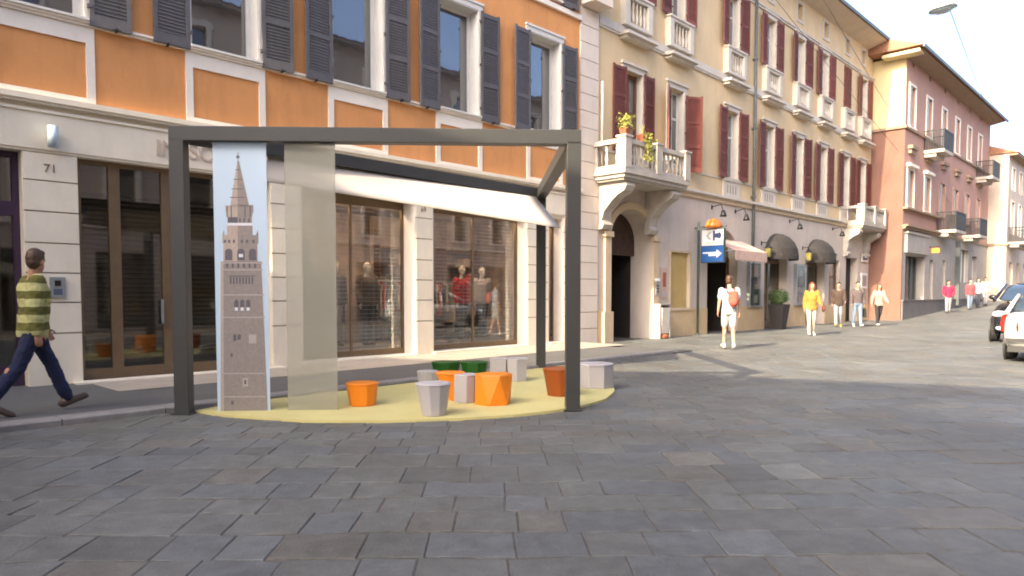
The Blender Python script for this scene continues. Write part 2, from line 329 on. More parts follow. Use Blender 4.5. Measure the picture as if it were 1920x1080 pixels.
for i in range(len(ss)-1):
    for j in range(len(ds)-1):
        mb.face([W(s,d,zg(s)-0.008) for s,d in ((ss[i],ds[j]),(ss[i+1],ds[j]),(ss[i+1],ds[j+1]),(ss[i],ds[j+1]))], 0, True)
mb.build('ground', 'dirt'); C.objects['ground']['kind'] = 'structure'

def slab_material():
    m = bpy.data.materials.new('street_slab_stone'); m.use_nodes = True; nt = m.node_tree; b = nt.nodes['Principled BSDF']
    at = nt.nodes.new('ShaderNodeAttribute'); at.attribute_name = 'tint'
    tc = nt.nodes.new('ShaderNodeTexCoord')
    n1 = nt.nodes.new('ShaderNodeTexNoise'); n1.inputs['Scale'].default_value = 8; n1.inputs['Detail'].default_value = 10; n1.inputs['Roughness'].default_value = 0.68
    n2 = nt.nodes.new('ShaderNodeTexNoise'); n2.inputs['Scale'].default_value = 55; n2.inputs['Detail'].default_value = 6
    n4 = nt.nodes.new('ShaderNodeTexNoise'); n4.inputs['Scale'].default_value = 0.55; n4.inputs['Detail'].default_value = 6
    for n in (n1, n2, n4): nt.links.new(tc.outputs['Object'], n.inputs['Vector'])
    r1 = nt.nodes.new('ShaderNodeValToRGB'); r1.color_ramp.elements[0].position = 0.28; r1.color_ramp.elements[0].color = (0.68,0.665,0.65,1)
    r1.color_ramp.elements[1].position = 0.74; r1.color_ramp.elements[1].color = (1.25,1.25,1.25,1)
    r4 = nt.nodes.new('ShaderNodeValToRGB'); r4.color_ramp.elements[0].position = 0.35; r4.color_ramp.elements[0].color = (0.82,0.81,0.80,1)
    r4.color_ramp.elements[1].position = 0.65; r4.color_ramp.elements[1].color = (1.12,1.12,1.12,1)
    nt.links.new(n1.outputs['Fac'], r1.inputs['Fac']); nt.links.new(n4.outputs['Fac'], r4.inputs['Fac'])
    m1 = nt.nodes.new('ShaderNodeMixRGB'); m1.blend_type = 'MULTIPLY'; m1.inputs['Fac'].default_value = 1
    m2 = nt.nodes.new('ShaderNodeMixRGB'); m2.blend_type = 'MULTIPLY'; m2.inputs['Fac'].default_value = 1
    nt.links.new(at.outputs['Color'], m1.inputs['Color1']); nt.links.new(r1.outputs['Color'], m1.inputs['Color2'])
    nt.links.new(m1.outputs['Color'], m2.inputs['Color1']); nt.links.new(r4.outputs['Color'], m2.inputs['Color2'])
    nt.links.new(m2.outputs['Color'], b.inputs['Base Color'])
    rr = nt.nodes.new('ShaderNodeMapRange'); rr.inputs['To Min'].default_value = 0.5; rr.inputs['To Max'].default_value = 0.78
    nt.links.new(n1.outputs['Fac'], rr.inputs['Value']); nt.links.new(rr.outputs['Result'], b.inputs['Roughness'])
    ad = nt.nodes.new('ShaderNodeMath'); ad.operation = 'MULTIPLY_ADD'; ad.inputs[1].default_value = 2.0
    nt.links.new(n1.outputs['Fac'], ad.inputs[0]); nt.links.new(n2.outputs['Fac'], ad.inputs[2])
    bp = nt.nodes.new('ShaderNodeBump'); bp.inputs['Strength'].default_value = 0.6; bp.inputs['Distance'].default_value = 0.007
    nt.links.new(ad.outputs[0], bp.inputs['Height']); nt.links.new(bp.outputs['Normal'], b.inputs['Normal'])
    b.inputs['Specular IOR Level'].default_value = 0.35
    return m
M['slab'] = slab_material()
KERB_D, RAMP_S = -8.85, 14.2
def slabs():
    rnd = random.Random(11); mb = MB(); tints = []; rot = R(1.2); cr, sr = math.cos(rot), math.sin(rot)
    y = 2.0
    while y < 64:                                            # courses laid across the view, blocks of uneven width in each
        l = rnd.choice((0.29, 0.34, 0.39, 0.46))*rnd.uniform(0.96, 1.04)*(1.0 if y < 34 else 1.7); x = -9.0+rnd.uniform(0, 0.5)
        while x < 47:
            w = rnd.choice((0.28, 0.35, 0.42, 0.50, 0.60))*rnd.uniform(0.93, 1.07)*(1.0 if y < 34 else 1.7)
            cx, cy = x+w/2, y+l/2; X, Y = cx*cr-cy*sr, cx*sr+cy*cr; s, d = sd(X, Y)
            ok = d < 3 and X < 0.86*Y+2.5 and X > -0.86*Y-2.5 and (d > KERB_D-0.15 if s < RAMP_S+0.3 else d > -12.15)
            if ok:
                g = rnd.uniform(0.0005, 0.0045); jz = rnd.uniform(-0.002, 0.0025); tx, ty = rnd.uniform(-.006,.006), rnd.uniform(-.006,.006)
                gy = rnd.uniform(0.002, 0.008); skew = rnd.uniform(-.02, .02)
                def P(u_, v_, inset, dz):
                    a = x+g+inset if u_ == 0 else x+w-g-inset; b = (y+gy+inset if v_ == 0 else y+l-gy-inset) + skew*(u_-.5)*2
                    a += 0.035*noise.noise(Vector((a*.9, b*.8, 1))); b += 0.030*noise.noise(Vector((a*1.1, b*1.3, 5)))
                    q = (a*cr-b*sr, a*sr+b*cr); return (q[0], q[1], zg(sd(*q)[0])+jz+dz+tx*(u_-.5)+ty*(v_-.5))
                ns = 5 if Y < 7 else (3 if Y < 13 else 1)            # ragged edges on the slabs one can see closely
                c4 = ((0,0),(1,0),(1,1),(0,1)); per = []
                for q in range(4):
                    for h in range(ns): f_ = h/ns; per.append((c4[q][0]+(c4[(q+1)%4][0]-c4[q][0])*f_, c4[q][1]+(c4[(q+1)%4][1]-c4[q][1])*f_))
                def ring(inset, dz, chip):
                    A_, B_, C_, D_ = [Vector(P(*c, inset, dz)) for c in c4]; out = []
                    for u_, v_ in per:
                        p_ = (A_.lerp(B_, u_)).lerp(D_.lerp(C_, u_), v_)
                        if ns > 1:
                            t_ = noise.noise(Vector((p_.x*14, p_.y*14, 3.3)))*chip; m_ = (A_+C_)/2; w_ = m_-p_; w_.z = 0; w_.normalize(); p_ = p_ + w_*(t_+chip*.3)
                        out.append(tuple(p_))
                    return out
                N_ = len(per); base = len(mb.v); mb.v += ring(0, -0.014, .004) + ring(0.001, -0.004, .005) + ring(0.007, 0, .007)
                mb.f.append(tuple(base+2*N_+i for i in range(N_)))
                for k in (0, N_):
                    for i in range(N_): mb.f.append((base+k+i, base+k+(i+1)%N_, base+k+N_+(i+1)%N_, base+k+N_+i))
                mb.m += [0]*(1+2*N_); mb.sm += [False]*(1+2*N_)
                v = rnd.gauss(0.133, 0.0085); k = rnd.random()
                t = (0.97,1.0,0.94) if k < 0.62 else ((0.93,1.0,1.0) if k < 0.9 else (1.03,1.0,0.89))
                if rnd.random() < 0.06: v *= 1.10
                tints += [(v*t[0], v*t[1], v*t[2], 1.0)]*(3*N_)
            x += w
        y += l
    me = mb.mesh('stone_road', 'slab', recalc=False)
    at = me.color_attributes.new('tint', 'FLOAT_COLOR', 'POINT')
    at.data.foreach_set('color', [c for t in tints for c in t])
    link('stone_road', me, kind='structure')
slabs()
strip(-40, RAMP_S, -12.2, KERB_D, 0.07, 0.11).build('pavement', 'asphalt'); C.objects['pavement']['kind'] = 'structure'
mb = MB()
k = -20.0
while k < RAMP_S:                                           # kerb stones, each about a metre
    l = min(1.05, RAMP_S-k)
    a, b = k+0.006, k+l-0.006
    h0, h1 = zg(a)+0.074, zg(b)+0.074
    P = [W(a,KERB_D-0.02,h0), W(b,KERB_D-0.02,h1), W(b,KERB_D+0.235,h1), W(a,KERB_D+0.235,h0)]; Q = [W(a,KERB_D+0.25,h0-.015), W(b,KERB_D+0.25,h1-.015)]
    mb.face(P); mb.face([P[3],P[2],Q[1],Q[0]]); mb.face([Q[0],Q[1],Q[1]-Vector((0,0,.12)),Q[0]-Vector((0,0,.12))])
    mb.face([P[1],P[0],P[0]-Vector((0,0,.1)),P[1]-Vector((0,0,.1))])
    mb.face([P[0],P[3],Q[0],Q[0]-Vector((0,0,.12)),P[0]-Vector((0,0,.12))]); mb.face([P[1],P[2],Q[1],Q[1]-Vector((0,0,.12)),P[1]-Vector((0,0,.12))]); k += l
mb.build('kerb', 'kerb'); C.objects['kerb']['kind'] = 'structure'
strip(RAMP_S+0.002, RAMP_S+0.9, -12.2, KERB_D+0.25, 0.03, 0.06).build('pavement', 'asphalt'); C.objects['pavement.001']['kind'] = 'structure'
mb = strip(3.17, 14.95, -12.19, -10.45, 0.078, 0.004); mb.build('paving_strip', 'palepave'); C.objects['paving_strip']['kind'] = 'structure'

# ------------------------------------------------------------------ orange building with the clothes shops
D0 = -12.0
S0 = 5.0
ob = thing('orange_building', 'orange plastered building with grey louvred shutters above a cream stone shopfront', 'building', W(S0, D0, 0.03), RZ)
def part(mb, name, mats, par, s0=S0, z0=0.03): return mb.build(name, mats, par, (-s0, 0, -z0))
ow = [(2.12,3.32),(4.84,6.02),(7.48,8.66),(10.13,11.31),(13.02,14.20)]
ZS, ZT = 5.47, 7.88
holes = [(a,b,ZS,ZT,0.34) for a,b in ow] + [(a,b,8.87,11.0,0.34) for a,b in ow]
mb = MB(); wall(mb, -6, 15.0, 4.25, 13.2, holes); shell(mb, -6, 15.0, 4.25, 13.2, 9); part(mb, 'wall', 'orange', ob)
shops = [(-0.6,2.46,0.10,3.46,0.45),(3.15,6.18,0.09,3.46,0.30),(6.78,9.45,0.16,3.46,0.46),(9.92,12.94,0.18,3.46,0.40),(13.74,14.33,0.20,3.40,0.40)]
mb = MB(); wall(mb, -6, 15.0, -0.1, 4.25, shops); mb.face([(15,0,-.1),(15,9,-.1),(15,9,4.25),(15,0,4.25)]); part(mb, 'shopfront_wall', 'cream', ob)
mb = MB(); mb.B(-6,15.0,0.0,0.05,3.50,4.02); mb.B(-6,15.0,0.0,0.075,4.02,4.06); mb.B(-6,15.0,0.0,0.10,4.13,4.17); mb.B(-6,15.0,0.0,0.13,4.17,4.25)
mb.B(-6,15.0,0.0,0.03,3.462,3.50); part(mb, 'frieze', 'cream', ob)
mb = MB(); mb.B(-6,15.0,0.0,0.055,5.39,5.43); mb.B(-6,15.0,0.0,0.085,5.43,5.465); part(mb, 'string_course', 'white', ob)
mb = MB(); mb.B(-6,15.0,0.0,0.08,8.66,8.78); part(mb, 'string_course', 'white', ob)
mb = MB(); mb.B(-6,15.2,0.0,0.5,12.9,13.15); part(mb, 'cornice', 'white', ob)
mb = MB(); mb.prismx([(-0.7,13.2),(9,13.2),(4.5,15.3)], -6, 15.1); part(mb, 'roof', 'roof', ob)
# white panel frames under the windows
for a, b in ow:
    mb = MB(); l, r = a-0.09, b+0.10; w = 0.115
    mb.B(l,l+w,0,0.028,4.255,5.385); mb.B(r-w,r,0,0.028,4.255,5.385); mb.B(l+w,r-w,0,0.027,5.15,5.385); mb.B(l+w,r-w,0,0.027,4.255,4.34)
    part(mb, 'panel_frame', 'white', ob)
shw, shh = 0.57, 2.42
sh_or = shutter_mesh('shutter', shw, shh, 'greyshut')
hk = MB(); hk.box(-0.012,0.012,-0.07,0.02,0,0.05); hk.box(-0.05,0.05,-0.075,-0.06,0.01,0.03); hook = hk.mesh('shutter_hook', 'black')
def orange_window(a, b, z0, z1, hh):
    mb = MB(); t = 0.12
    mb.B(b,b+t,0,0.035,z0,z1+t); mb.B(a-t,a,0,0.035,z0,z1+t); mb.B(a,b,0,0.034,z1,z1+t); mb.B(a-t-0.02,b+t+0.02,0,0.06,z1+t,z1+t+0.05)   # architrave
    mb.B(b-0.022,b+0.001,-0.30,0.02,z0,z1); mb.B(a-0.001,a+0.022,-0.30,0.02,z0,z1); mb.B(a+0.022,b-0.022,-0.30,0.018,z1-0.022,z1)              # white lining of the reveal
    mb.B(a-0.02,b+0.02,-0.28,0.11,z0-0.005,z0+0.03)                                                                                         # sill
    f = 0.075
    mb.B(a+.022,a+.022+f,-0.31,-0.25,z0+.03,z1-.022); mb.B(b-.022-f,b-.022,-0.31,-0.25,z0+.03,z1-.022)
    mb.B(a+.022+f,b-.022-f,-0.31,-0.25,z1-.1,z1-.022); mb.B(a+.022+f,b-.022-f,-0.31,-0.25,z0+.03,z0+.1)
    w = part(mb, 'window', 'winframe', ob)
    g = MB(); g.B(a+.03,b-.03,-0.30,-0.285,z0+.05,z1-.03); g.build('pane', 'pane', w)
    for x, r in ((b+0.03, R(-random.uniform(1,7))), (a-0.03, math.pi+R(random.uniform(1,7)))):
        sh = link('shutter', sh_or, ob, (x-S0, -0.075, z0-0.06-0.03), r); sh.scale = (1,1,hh/shh)
        link('shutter_hook', hook, sh, (0.35, 0, -0.03))
for a, b in ow: orange_window(a, b, ZS, ZT, 2.46)
for a, b in ow: orange_window(a, b, 8.87, 11.0, 2.2)
# rusticated pillars
def pillar(a, b, z0=0.05):
    mb = MB(); zz = [z0, 0.86, 1.31, 1.74, 2.17, 2.62, 3.06, 3.455]
    for k in range(7):
        mb.B(a, b, 0.0, 0.035, zz[k]+(0.010 if k else 0), zz[k+1]-0.010)
        if k: mb.B(a, b, 0.0, 0.010, zz[k]-0.010, zz[k]+0.010, 1)
    return part(mb, 'pillar', ('cream','joint'), ob)
for a, b in ((2.47,3.145),(6.19,6.77),(9.46,9.91),(12.95,13.73),(14.34,14.995)): pillar(a, b)
def text(body, size, matn, parent, loc, depth=0.01, name='lettering'):
    cu = bpy.data.curves.new(name, 'FONT'); cu.body = body; cu.size = size; cu.extrude = depth; cu.align_x = 'CENTER'; cu.align_y = 'CENTER'
    t = bpy.data.objects.new(name, cu); C.objects.link(t); dg = bpy.context.evaluated_depsgraph_get()
    me = bpy.data.meshes.new_from_object(t.evaluated_get(dg)); bpy.data.objects.remove(t); me.materials.clear(); me.materials.append(M[matn])
    o = link(name, me, parent, loc); o.rotation_euler = (math.pi/2, 0, 0); return o
text('71', 0.17, 'numeral', ob, (2.80-S0, -0.040, 3.235-0.03), 0.004, 'house_number')
text('69', 0.15, 'numeral', ob, (9.66-S0, -0.040, 3.24-0.03), 0.004, 'house_number')
text('IN', 0.36, 'letters', ob, (4.42-S0, -0.060, 3.74-0.03), 0.014, 'sign_letters')
text('SO', 0.36, 'letters', ob, (4.98-S0, -0.060, 3.75-0.03), 0.014, 'sign_letters')
# glazed door set with a roller grille behind it
a, b, z0, z1 = 3.15, 6.18, 0.09, 3.46
mb = MB()
for l, r in ((a,a+.07),(3.60,3.76),(4.375,4.50),(5.30,5.43),(b-.07,b)): mb.B(l,r,-0.20,-0.12,z0,z1)
segs = ((a+.07,3.60),(3.76,4.375),(4.50,5.30),(5.43,b-.07))
for l, r in segs: mb.B(l,r,-0.195,-0.125,z0,z0+0.20); mb.B(l,r,-0.195,-0.125,z1-0.07,z1)
fr = part(mb, 'door_frame', 'bronze', ob)
mb = MB()
for l, r in segs: mb.B(l,r,-0.165,-0.155,z0+.20,z1-.07)
mb.build('door_pane', 'doorglass', fr)
mb = MB(); mb.B(4.33,4.355,-0.115,-0.06,0.95,1.35); mb.B(4.33,4.355,-0.12,-0.06,0.95,0.98); mb.build('door_handle', 'metal', fr)
mb = MB(); z = z0+0.03
while z < 2.95:
    mb.prismx([(0.27,z),(0.285,z+0.012),(0.285,z+0.05),(0.27,z+0.062),(0.300,z+0.062),(0.300,z)], a+.01, b-.01); z += 0.075
mb.B(a+.01,b-.01,-0.42,-0.26,2.98,3.3); part(mb, 'roller_grille', 'grille', ob)
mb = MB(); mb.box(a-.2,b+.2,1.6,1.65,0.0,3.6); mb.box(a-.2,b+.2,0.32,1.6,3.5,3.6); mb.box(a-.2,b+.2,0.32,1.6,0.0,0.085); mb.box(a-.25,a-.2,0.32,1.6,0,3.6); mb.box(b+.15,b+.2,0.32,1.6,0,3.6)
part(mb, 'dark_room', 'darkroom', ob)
mb = MB(); mb.B(3.0,6.3,0.001,0.32,0.02,0.135); part(mb, 'threshold_step', 'cream', ob)
# left-hand shop window, mostly out of the frame
mb = MB(); mb.B(-0.6,-.5,-.3,-.2,.1,3.46); mb.B(2.38,2.46,-.3,-.2,.1,3.46); mb.B(-.5,2.38,-.3,-.2,2.55,2.75); mb.B(-.5,2.38,-.3,-.2,.1,.4); mb.B(-.5,2.38,-.3,-.2,3.38,3.46); mb.B(1.2,1.28,-.29,-.21,.4,2.55)
lf = part(mb, 'shop_window_frame', 'purpleframe', ob); mb = MB(); mb.B(-.5,2.38,-.26,-.25,.4,3.4); mb.build('shop_pane', 'doorglass', lf)
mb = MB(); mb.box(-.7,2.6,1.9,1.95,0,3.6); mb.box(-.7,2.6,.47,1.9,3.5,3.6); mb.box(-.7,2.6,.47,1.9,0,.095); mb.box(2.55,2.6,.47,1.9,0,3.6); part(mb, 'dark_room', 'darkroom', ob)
# lit clothes shop behind the other windows
mb = MB(); mb.box(6.5,14.6,3.6,3.7,0,3.6); mb.box(6.5,14.6,0.47,3.6,3.47,3.57); mb.box(6.4,6.5,0.47,3.6,0,3.6); mb.box(14.6,14.7,0.47,3.6,0,3.6)
for s in (7.1, 8.2, 9.68, 10.7, 11.8, 13.3): mb.box(s-0.07,s+0.07,3.35,3.598,0.2,3.45)
part(mb, 'shop_room', 'shoproom', ob)
mb = MB(); mb.box(6.5,14.6,0.42,3.6,0.0,0.20); part(mb, 'shop_floor', 'shopfloor', ob)
for a, b, z0, z1, t in shops[2:]:
    mb = MB(); f = 0.05
    mb.B(a,a+f,-t+.02,-t+.09,z0,z1); mb.B(b-f,b,-t+.02,-t+.09,z0,z1); mb.B(a+f,b-f,-t+.02,-t+.09,z1-0.22,z1); mb.B(a+f,b-f,-t+.02,-t+.09,z0,z0+0.12)
    if b-a > 1: mb.B((a+b)/2-.02,(a+b)/2+.02,-t+.03,-t+.08,z0+.12,z1-.22)
    fr = part(mb, 'shop_window_frame', 'bronze', ob)
    mb = MB(); mb.B(a+f,b-f,-t+.05,-t+.06,z0+.12,z1-.22); mb.build('shop_pane', 'shopglass', fr)
    for l in (b-.02, a-.002): mb = MB(); mb.B(l,l+.022,-t+.1,0.02,z0,z1); part(mb, 'reveal_lining', 'white', ob)
    mb = MB(); mb.B(a-.02,b+.02,-t+.1,0.12,z0-.06,z0+.001); part(mb, 'sill', 'cream', ob)
for a, b in ((6.85,9.3),(10.0,12.8),(13.75,14.3)):
    mb = MB(); mb.box(a,b,0.56,0.64,3.40,3.44); part(mb, 'lamp_strip', 'warmlamp', ob)

# clothes hanging and lying in the shop (things of their own)
gcols = [(0.02,0.02,0.022),(0.05,0.05,0.055),(0.30,0.28,0.26),(0.45,0.42,0.38),(0.12,0.09,0.07),(0.35,0.05,0.05),(0.10,0.12,0.16),(0.5,0.4,0.3)]
for i, c in enumerate(gcols): M['cloth%d' % i] = mat('garment_cloth_%s' % ('black','charcoal','grey','stone','brown','red','slate','sand')[i], c, 0.9, 0.2, 6, 0.1, 40)
def rack(s, e, n, label, cols):
    t = thing('clothes_rack', label, 'clothes rack', W(s, D0+e, 0.23), RZ, 'garment rails inside the lit shop')
    mb = MB()
    for x in (-.62,.62): mb.tube((x,0,0),(x,0,1.55),.018); mb.tube((x,-.22,0.02),(x,.22,0.02),.018)
    mb.tube((-.62,0,1.55),(.62,0,1.55),.018); mb.build('rail', 'metal', t)
    for i in range(n):
        x = -.55+1.1*i/(n-1); g = MB(); h = random.uniform(.65,1.05); w = random.uniform(.18,.24)
        g.loft([[(x-.018,-w*.9,1.5-h),(x+.018,-w*.9,1.5-h),(x+.018,w*.9,1.5-h),(x-.018,w*.9,1.5-h)],[(x-.022,-w*.75,1.2),(x+.022,-w*.75,1.2),(x+.022,w*.75,1.2),(x-.022,w*.75,1.2)],[(x-.02,-w,1.42),(x+.02,-w,1.42),(x+.02,w,1.42),(x-.02,w,1.42)],[(x-.01,-.03,1.53),(x+.01,-.03,1.53),(x+.01,.03,1.53),(x-.01,.03,1.53)]],0,False)
        g.build('garment', 'cloth%d' % cols[i % len(cols)], t)
def shelf_unit(s, e, w, label):
    t = thing('shelf_unit', label, 'shelf', W(s, D0+e, 0.235), RZ, 'wooden shelves with folded clothes in the shop'); mb = MB()
    for x in (-w/2, w/2-.04): mb.box(x,x+.04,-.2,.2,0,2.5)
    for k in range(6): mb.box(-w/2+.04,w/2-.04,-.2,.2,.1+k*.46,.13+k*.46)
    mb.build('frame', 'brownframe', t); rn = random.Random(int(s*7))
    for k in range(5):
        x = -w/2+.08
        while x < w/2-.3:
            l = rn.uniform(.22,.32); h = rn.uniform(.08,.30); g = MB(); g.box(x,x+l,-.17,.14,.132+k*.46,.132+k*.46+h); bevel(g.build('folded_clothes', 'cloth%d' % rn.randrange(8), t), .02); x += l+rn.uniform(.02,.1)
shelf_unit(8.1, -3.3, 1.5, 'wooden shelf of folded clothes at the back of the left lit window'); shelf_unit(11.5, -3.3, 1.5, 'wooden shelf of folded clothes behind the red jumper'); shelf_unit(13.6, -3.3, 1.3, 'wooden shelf of folded clothes seen through the right edge of the right window')
for a, b, z0, z1 in ((6.80,9.43,.16,3.30),(9.94,12.92,.18,3.30)):        # open security grilles let down behind the glass
    mb = MB(); z = z0+.1
    while z < z1: mb.box(a,b,.50,.508,z,z+.011); z += .085
    x = a+.15
    while x < b: mb.box(x,x+.006,.508,.512,z0,z1); x += .3
    part(mb, 'security_grille', 'metal', ob)
rack(7.3, -2.6, 11, 'rail of black and grey clothes at the back of the left lit shop window', (0,1,2,0,4,1))
rack(8.9, -2.9, 10, 'rail of brown and sand clothes beside the right edge of the left lit window', (4,7,1,3,0))
rack(10.6, -2.7, 11, 'rail of slate and black clothes at the back of the window with the red jumper', (6,0,1,2,5))
rack(12.4, -2.6, 10, 'rail of pale clothes at the far end of the window with the red jumper', (3,2,7,5,1))
# ------------------------------------------------------------------ yellow building
Y0 = 26.5; YZ = 0.11
yb = thing('yellow_building', 'long yellow plastered building with maroon shutters, white balustrades', 'building', W(Y0, D0, YZ), RZ)
def ypart(mb, name, mats, par=None): return mb.build(name, mats, par or yb, (-Y0, 0, -YZ))
yc = [17.5, 19.85, 23.55, 26.55, 29.35, 31.95, 34.75, 37.0]
hw = 0.44
F1 = (5.52, 7.86); F2 = (10.02, 11.86)
holes = [(c-hw, c+hw, *(F1 if c > 19 else (4.80, 7.86)), 0.26) for c in yc] + [(c-hw, c+hw, *F2, 0.26) for c in yc if c != 34.75]
at_c = [17.5, 20.6, 23.6, 26.5, 29.25, 32.05, 34.7, 36.85]
holes += [(c-.25, c+.25, 12.55, 13.20, 0.3) for c in at_c]
mb = MB(); wall(mb, 15.0, 38.3, 4.60, 13.65, holes); shell(mb, 15.0, 38.3, 4.60, 13.65, 10); ypart(mb, 'wall', 'yellow')
arches = [(16.36,18.52,3.05,3.92,0.75), (21.95,24.15,2.75,3.72,0.45), (26.35,28.45,2.75,3.72,0.45), (30.35,32.45,2.75,3.72,0.45)]
gh = [(a,b,0.0,zt,0) for a,b,zs,zt,dp in arches] + [(19.62,20.78,1.0,2.78,0.16), (35.1,36.7,0.0,3.2,0.4), (33.0,34.3,0.8,3.0,0.25)]
mb = MB(); wall(mb, 15.78, 38.3, -0.1, 4.60, gh); shell(mb, 15.0, 38.3, -0.1, 4.60, 10)
for a, b, zs, zt, dp in arches:
    arch_fill(mb, a, b, zs, zt, dp)
    mb.face([(a,0,-.1),(a,dp,-.1),(a,dp,zs),(a,0,zs)]); mb.face([(b,0,-.1),(b,dp,-.1),(b,dp,zs),(b,0,zs)])
ypart(mb, 'ground_floor_wall', 'lilac')
dx = sorted([(15.80,16.34)] + [(18.54,21.93),(24.17,26.33),(28.47,30.33),(32.47,35.08),(36.72,38.28)])
for a, b in dx: mb = MB(); mb.B(a,b,0,0.035,-0.1,0.98); ypart(mb, 'dado', 'yplinth')
# corner strip of white courses
mb = MB(); z = 0.05
while z < 12.0:
    mb.B(15.003,15.78,0,0.045,z+.009,z+.441); mb.B(15.003,15.775,0,0.022,z-.009,z+.009,1); z += 0.45
mb.B(15.003,15.80,0,0.50,9.08,10.2)
ypart(mb, 'corner_courses', ('rusticwhite','joint'))
mb = MB(); mb.B(15.79,38.3,0,0.05,8.74,8.80); mb.B(15.79,38.3,0,0.075,8.80,9.02); ypart(mb, 'string_course', 'ywhite')
mb = MB(); mb.B(15.79,38.3,0,0.05,12.02,12.10); mb.B(15.79,38.3,0,0.09,12.10,12.17); ypart(mb, 'string_course', 'ywhite')
mb = MB(); mb.B(15.79,38.3,0,0.07,4.60,4.72); ypart(mb, 'string_course', 'tan')
mb = MB(); mb.B(15.79,38.3,0,0.17,4.76,4.84); mb.B(15.79,38.3,0,0.12,4.72,4.76); mb.B(15.79,38.3,0,0.03,5.42,5.47); ypart(mb, 'string_course', 'ywhite')
mb = MB(); mb.prismx([(0,13.40),(-0.25,13.46),(-0.86,13.62),(-0.86,13.68),(0,13.68)], 15.0, 38.4); ypart(mb, 'eaves', 'soffit')
mb = MB(); mb.prismx([(-0.95,13.63),(-0.86,13.63),(-0.86,13.72),(-0.95,13.76)], 15.0, 38.5); ypart(mb, 'gutter', 'gutter')
mb = MB(); mb.prismx([(-0.92,13.73),(10,13.73),(4.5,15.9)], 15.0, 38.5); ypart(mb, 'roof', 'roof')
mb = MB(); mb.tube((25.15,-0.10,1.0),(25.15,-0.10,13.5),0.055); 
for z in (2.5,5,7.5,10,12.5): mb.B(25.07,25.23,0.0,0.16,z,z+.05)
ypart(mb, 'drainpipe', 'gutter')
sh1 = shutter_mesh('shutter', 0.58, 2.42, 'maroon', 3, 0.06); sh2 = shutter_mesh('shutter', 0.52, 1.92, 'maroon', 2, 0.06)
def open_shutters(c, z0, me, la=180, ra=0):
    for x, r in ((c+hw+0.02, R(ra)), (c-hw-0.02, R(la))):
        link('shutter', me, yb, (x-Y0, -0.085, z0-0.03-YZ), r)
def ywindow(c, z0, z1, brown=False):
    a, b = c-hw, c+hw; t = 0.15; mb = MB()
    mb.B(a-t,a,0,0.04,z0,z1); mb.B(b,b+t,0,0.04,z0,z1); mb.B(a-t,b+t,0,0.04,z1,z1+t); mb.B(a-t-.05,b+t+.05,0,0.09,z1+t,z1+t+.07)
    mb.B(a-.001,a+.02,-.25,.035,z0,z1); mb.B(b-.02,b+.001,-.25,.035,z0,z1); mb.B(a-t-.03,b+t+.03,-.2,0.10,z0-.07,z0)
    w = ypart(mb, 'window', 'ywhite')
    f = MB(); k = 0.065
    f.B(a+.02,a+.02+k,-.24,-.18,z0,z1); f.B(b-.02-k,b-.02,-.24,-.18,z0,z1); f.B(c-.04,c+.04,-.235,-.175,z0,z1)
    for z in (z0+.02, z0+(z1-z0)*.62, z1-.09): f.B(a+.02+k,b-.02-k,-.24,-.19,z,z+.07)
    f.build('casement', 'brownframe' if brown else 'winframe', w)
    g = MB(); g.B(a+.03,b-.03,-.225,-.215,z0+.02,z1-.02); g.build('pane', 'pane', w)
    u = MB(); u.B(a+.05,c-.05,-.255,-.245,z0+.05,z1-.35); u.build('curtain', 'curtain', w)
def fancy_panel(c, z0, z1, w, e, slots):                     # a little balustrade set under a window
    mb = MB(); a, b = c-w/2, c+w/2
    mb.B(a,a+.22,0,e,z0,z1); mb.B(b-.22,b,0,e,z0,z1); mb.B(a-.03,b+.03,0,e+.03,z1,z1+.06); mb.B(a+.22,b-.22,0,e-.01,z0,z0+.10); mb.B(a+.22,b-.22,0,e-.01,z1-.09,z1)
    n = slots; L = b-a-.44
    for i in range(n):
        x = a+.22+L*(i+.5)/n; h = z1-z0-.19
        mb.lathe([(.02,z0+.10),(.03,z0+.10+h*.1),(.05,z0+.10+h*.3),(.022,z0+.10+h*.62),(.035,z0+.10+h*.85),(.03,z1-.09)], (x,-e*.5), 8)
    mb.B(a-.08,b+.08,0,e+.16,z0-.30,z0-.22); mb.B(a,b,0,e+.05,z0-.38,z0-.30)
    return ypart(mb, 'window_balustrade', 'ywhite')
for c in yc:
    ywindow(c, 4.82 if c < 19 else F1[0], F1[1], c < 18)
    if c != 34.75: ywindow(c, *F2)
    if c < 18: open_shutters(c, F1[0], sh1, 176, 4)
    elif c < 21: open_shutters(c, F1[0]-.15, sh1, 206, -32)
    else: open_shutters(c, F1[0], sh1, 180+random.uniform(0,8), -random.uniform(0,8))
    if c == 34.75:
        for x, r in ((c+hw, R(180)), (c-hw, 0)):
            link('shutter', sh2, yb, (x-Y0, -0.03, F2[0]-YZ), r).scale = (0.76,1,1)
    else: open_shutters(c, F2[0], sh2, 180+random.uniform(2,9), -random.uniform(2,9))
    fancy_panel(c, 9.04, 9.90, 1.38, 0.20, 5)
    if c > 21:
        mb = MB(); a, b = c-.62, c+.62; mb.B(a,b,0,.05,4.86,5.40)
        for i in range(4): mb.B(a+.25+i*.2,a+.33+i*.2,0.049,.052,4.98,5.28,1)
        mb.B(a-.02,b+.02,0,.09,5.40,5.46); ypart(mb, 'apron_panel', ('ywhite','joint'))
for c in at_c:
    mb = MB(); mb.B(c-.36,c-.25,0,.03,12.45,13.30); mb.B(c+.25,c+.36,0,.03,12.45,13.30); mb.B(c-.25,c+.25,0,.03,13.20,13.30); mb.B(c-.25,c+.25,0,.03,12.45,12.55)
    w = ypart(mb, 'attic_window', 'ywhite'); g = MB(); g.B(c-.25,c+.25,-.28,-.24,12.55,13.2); g.build('pane', 'pane', w)
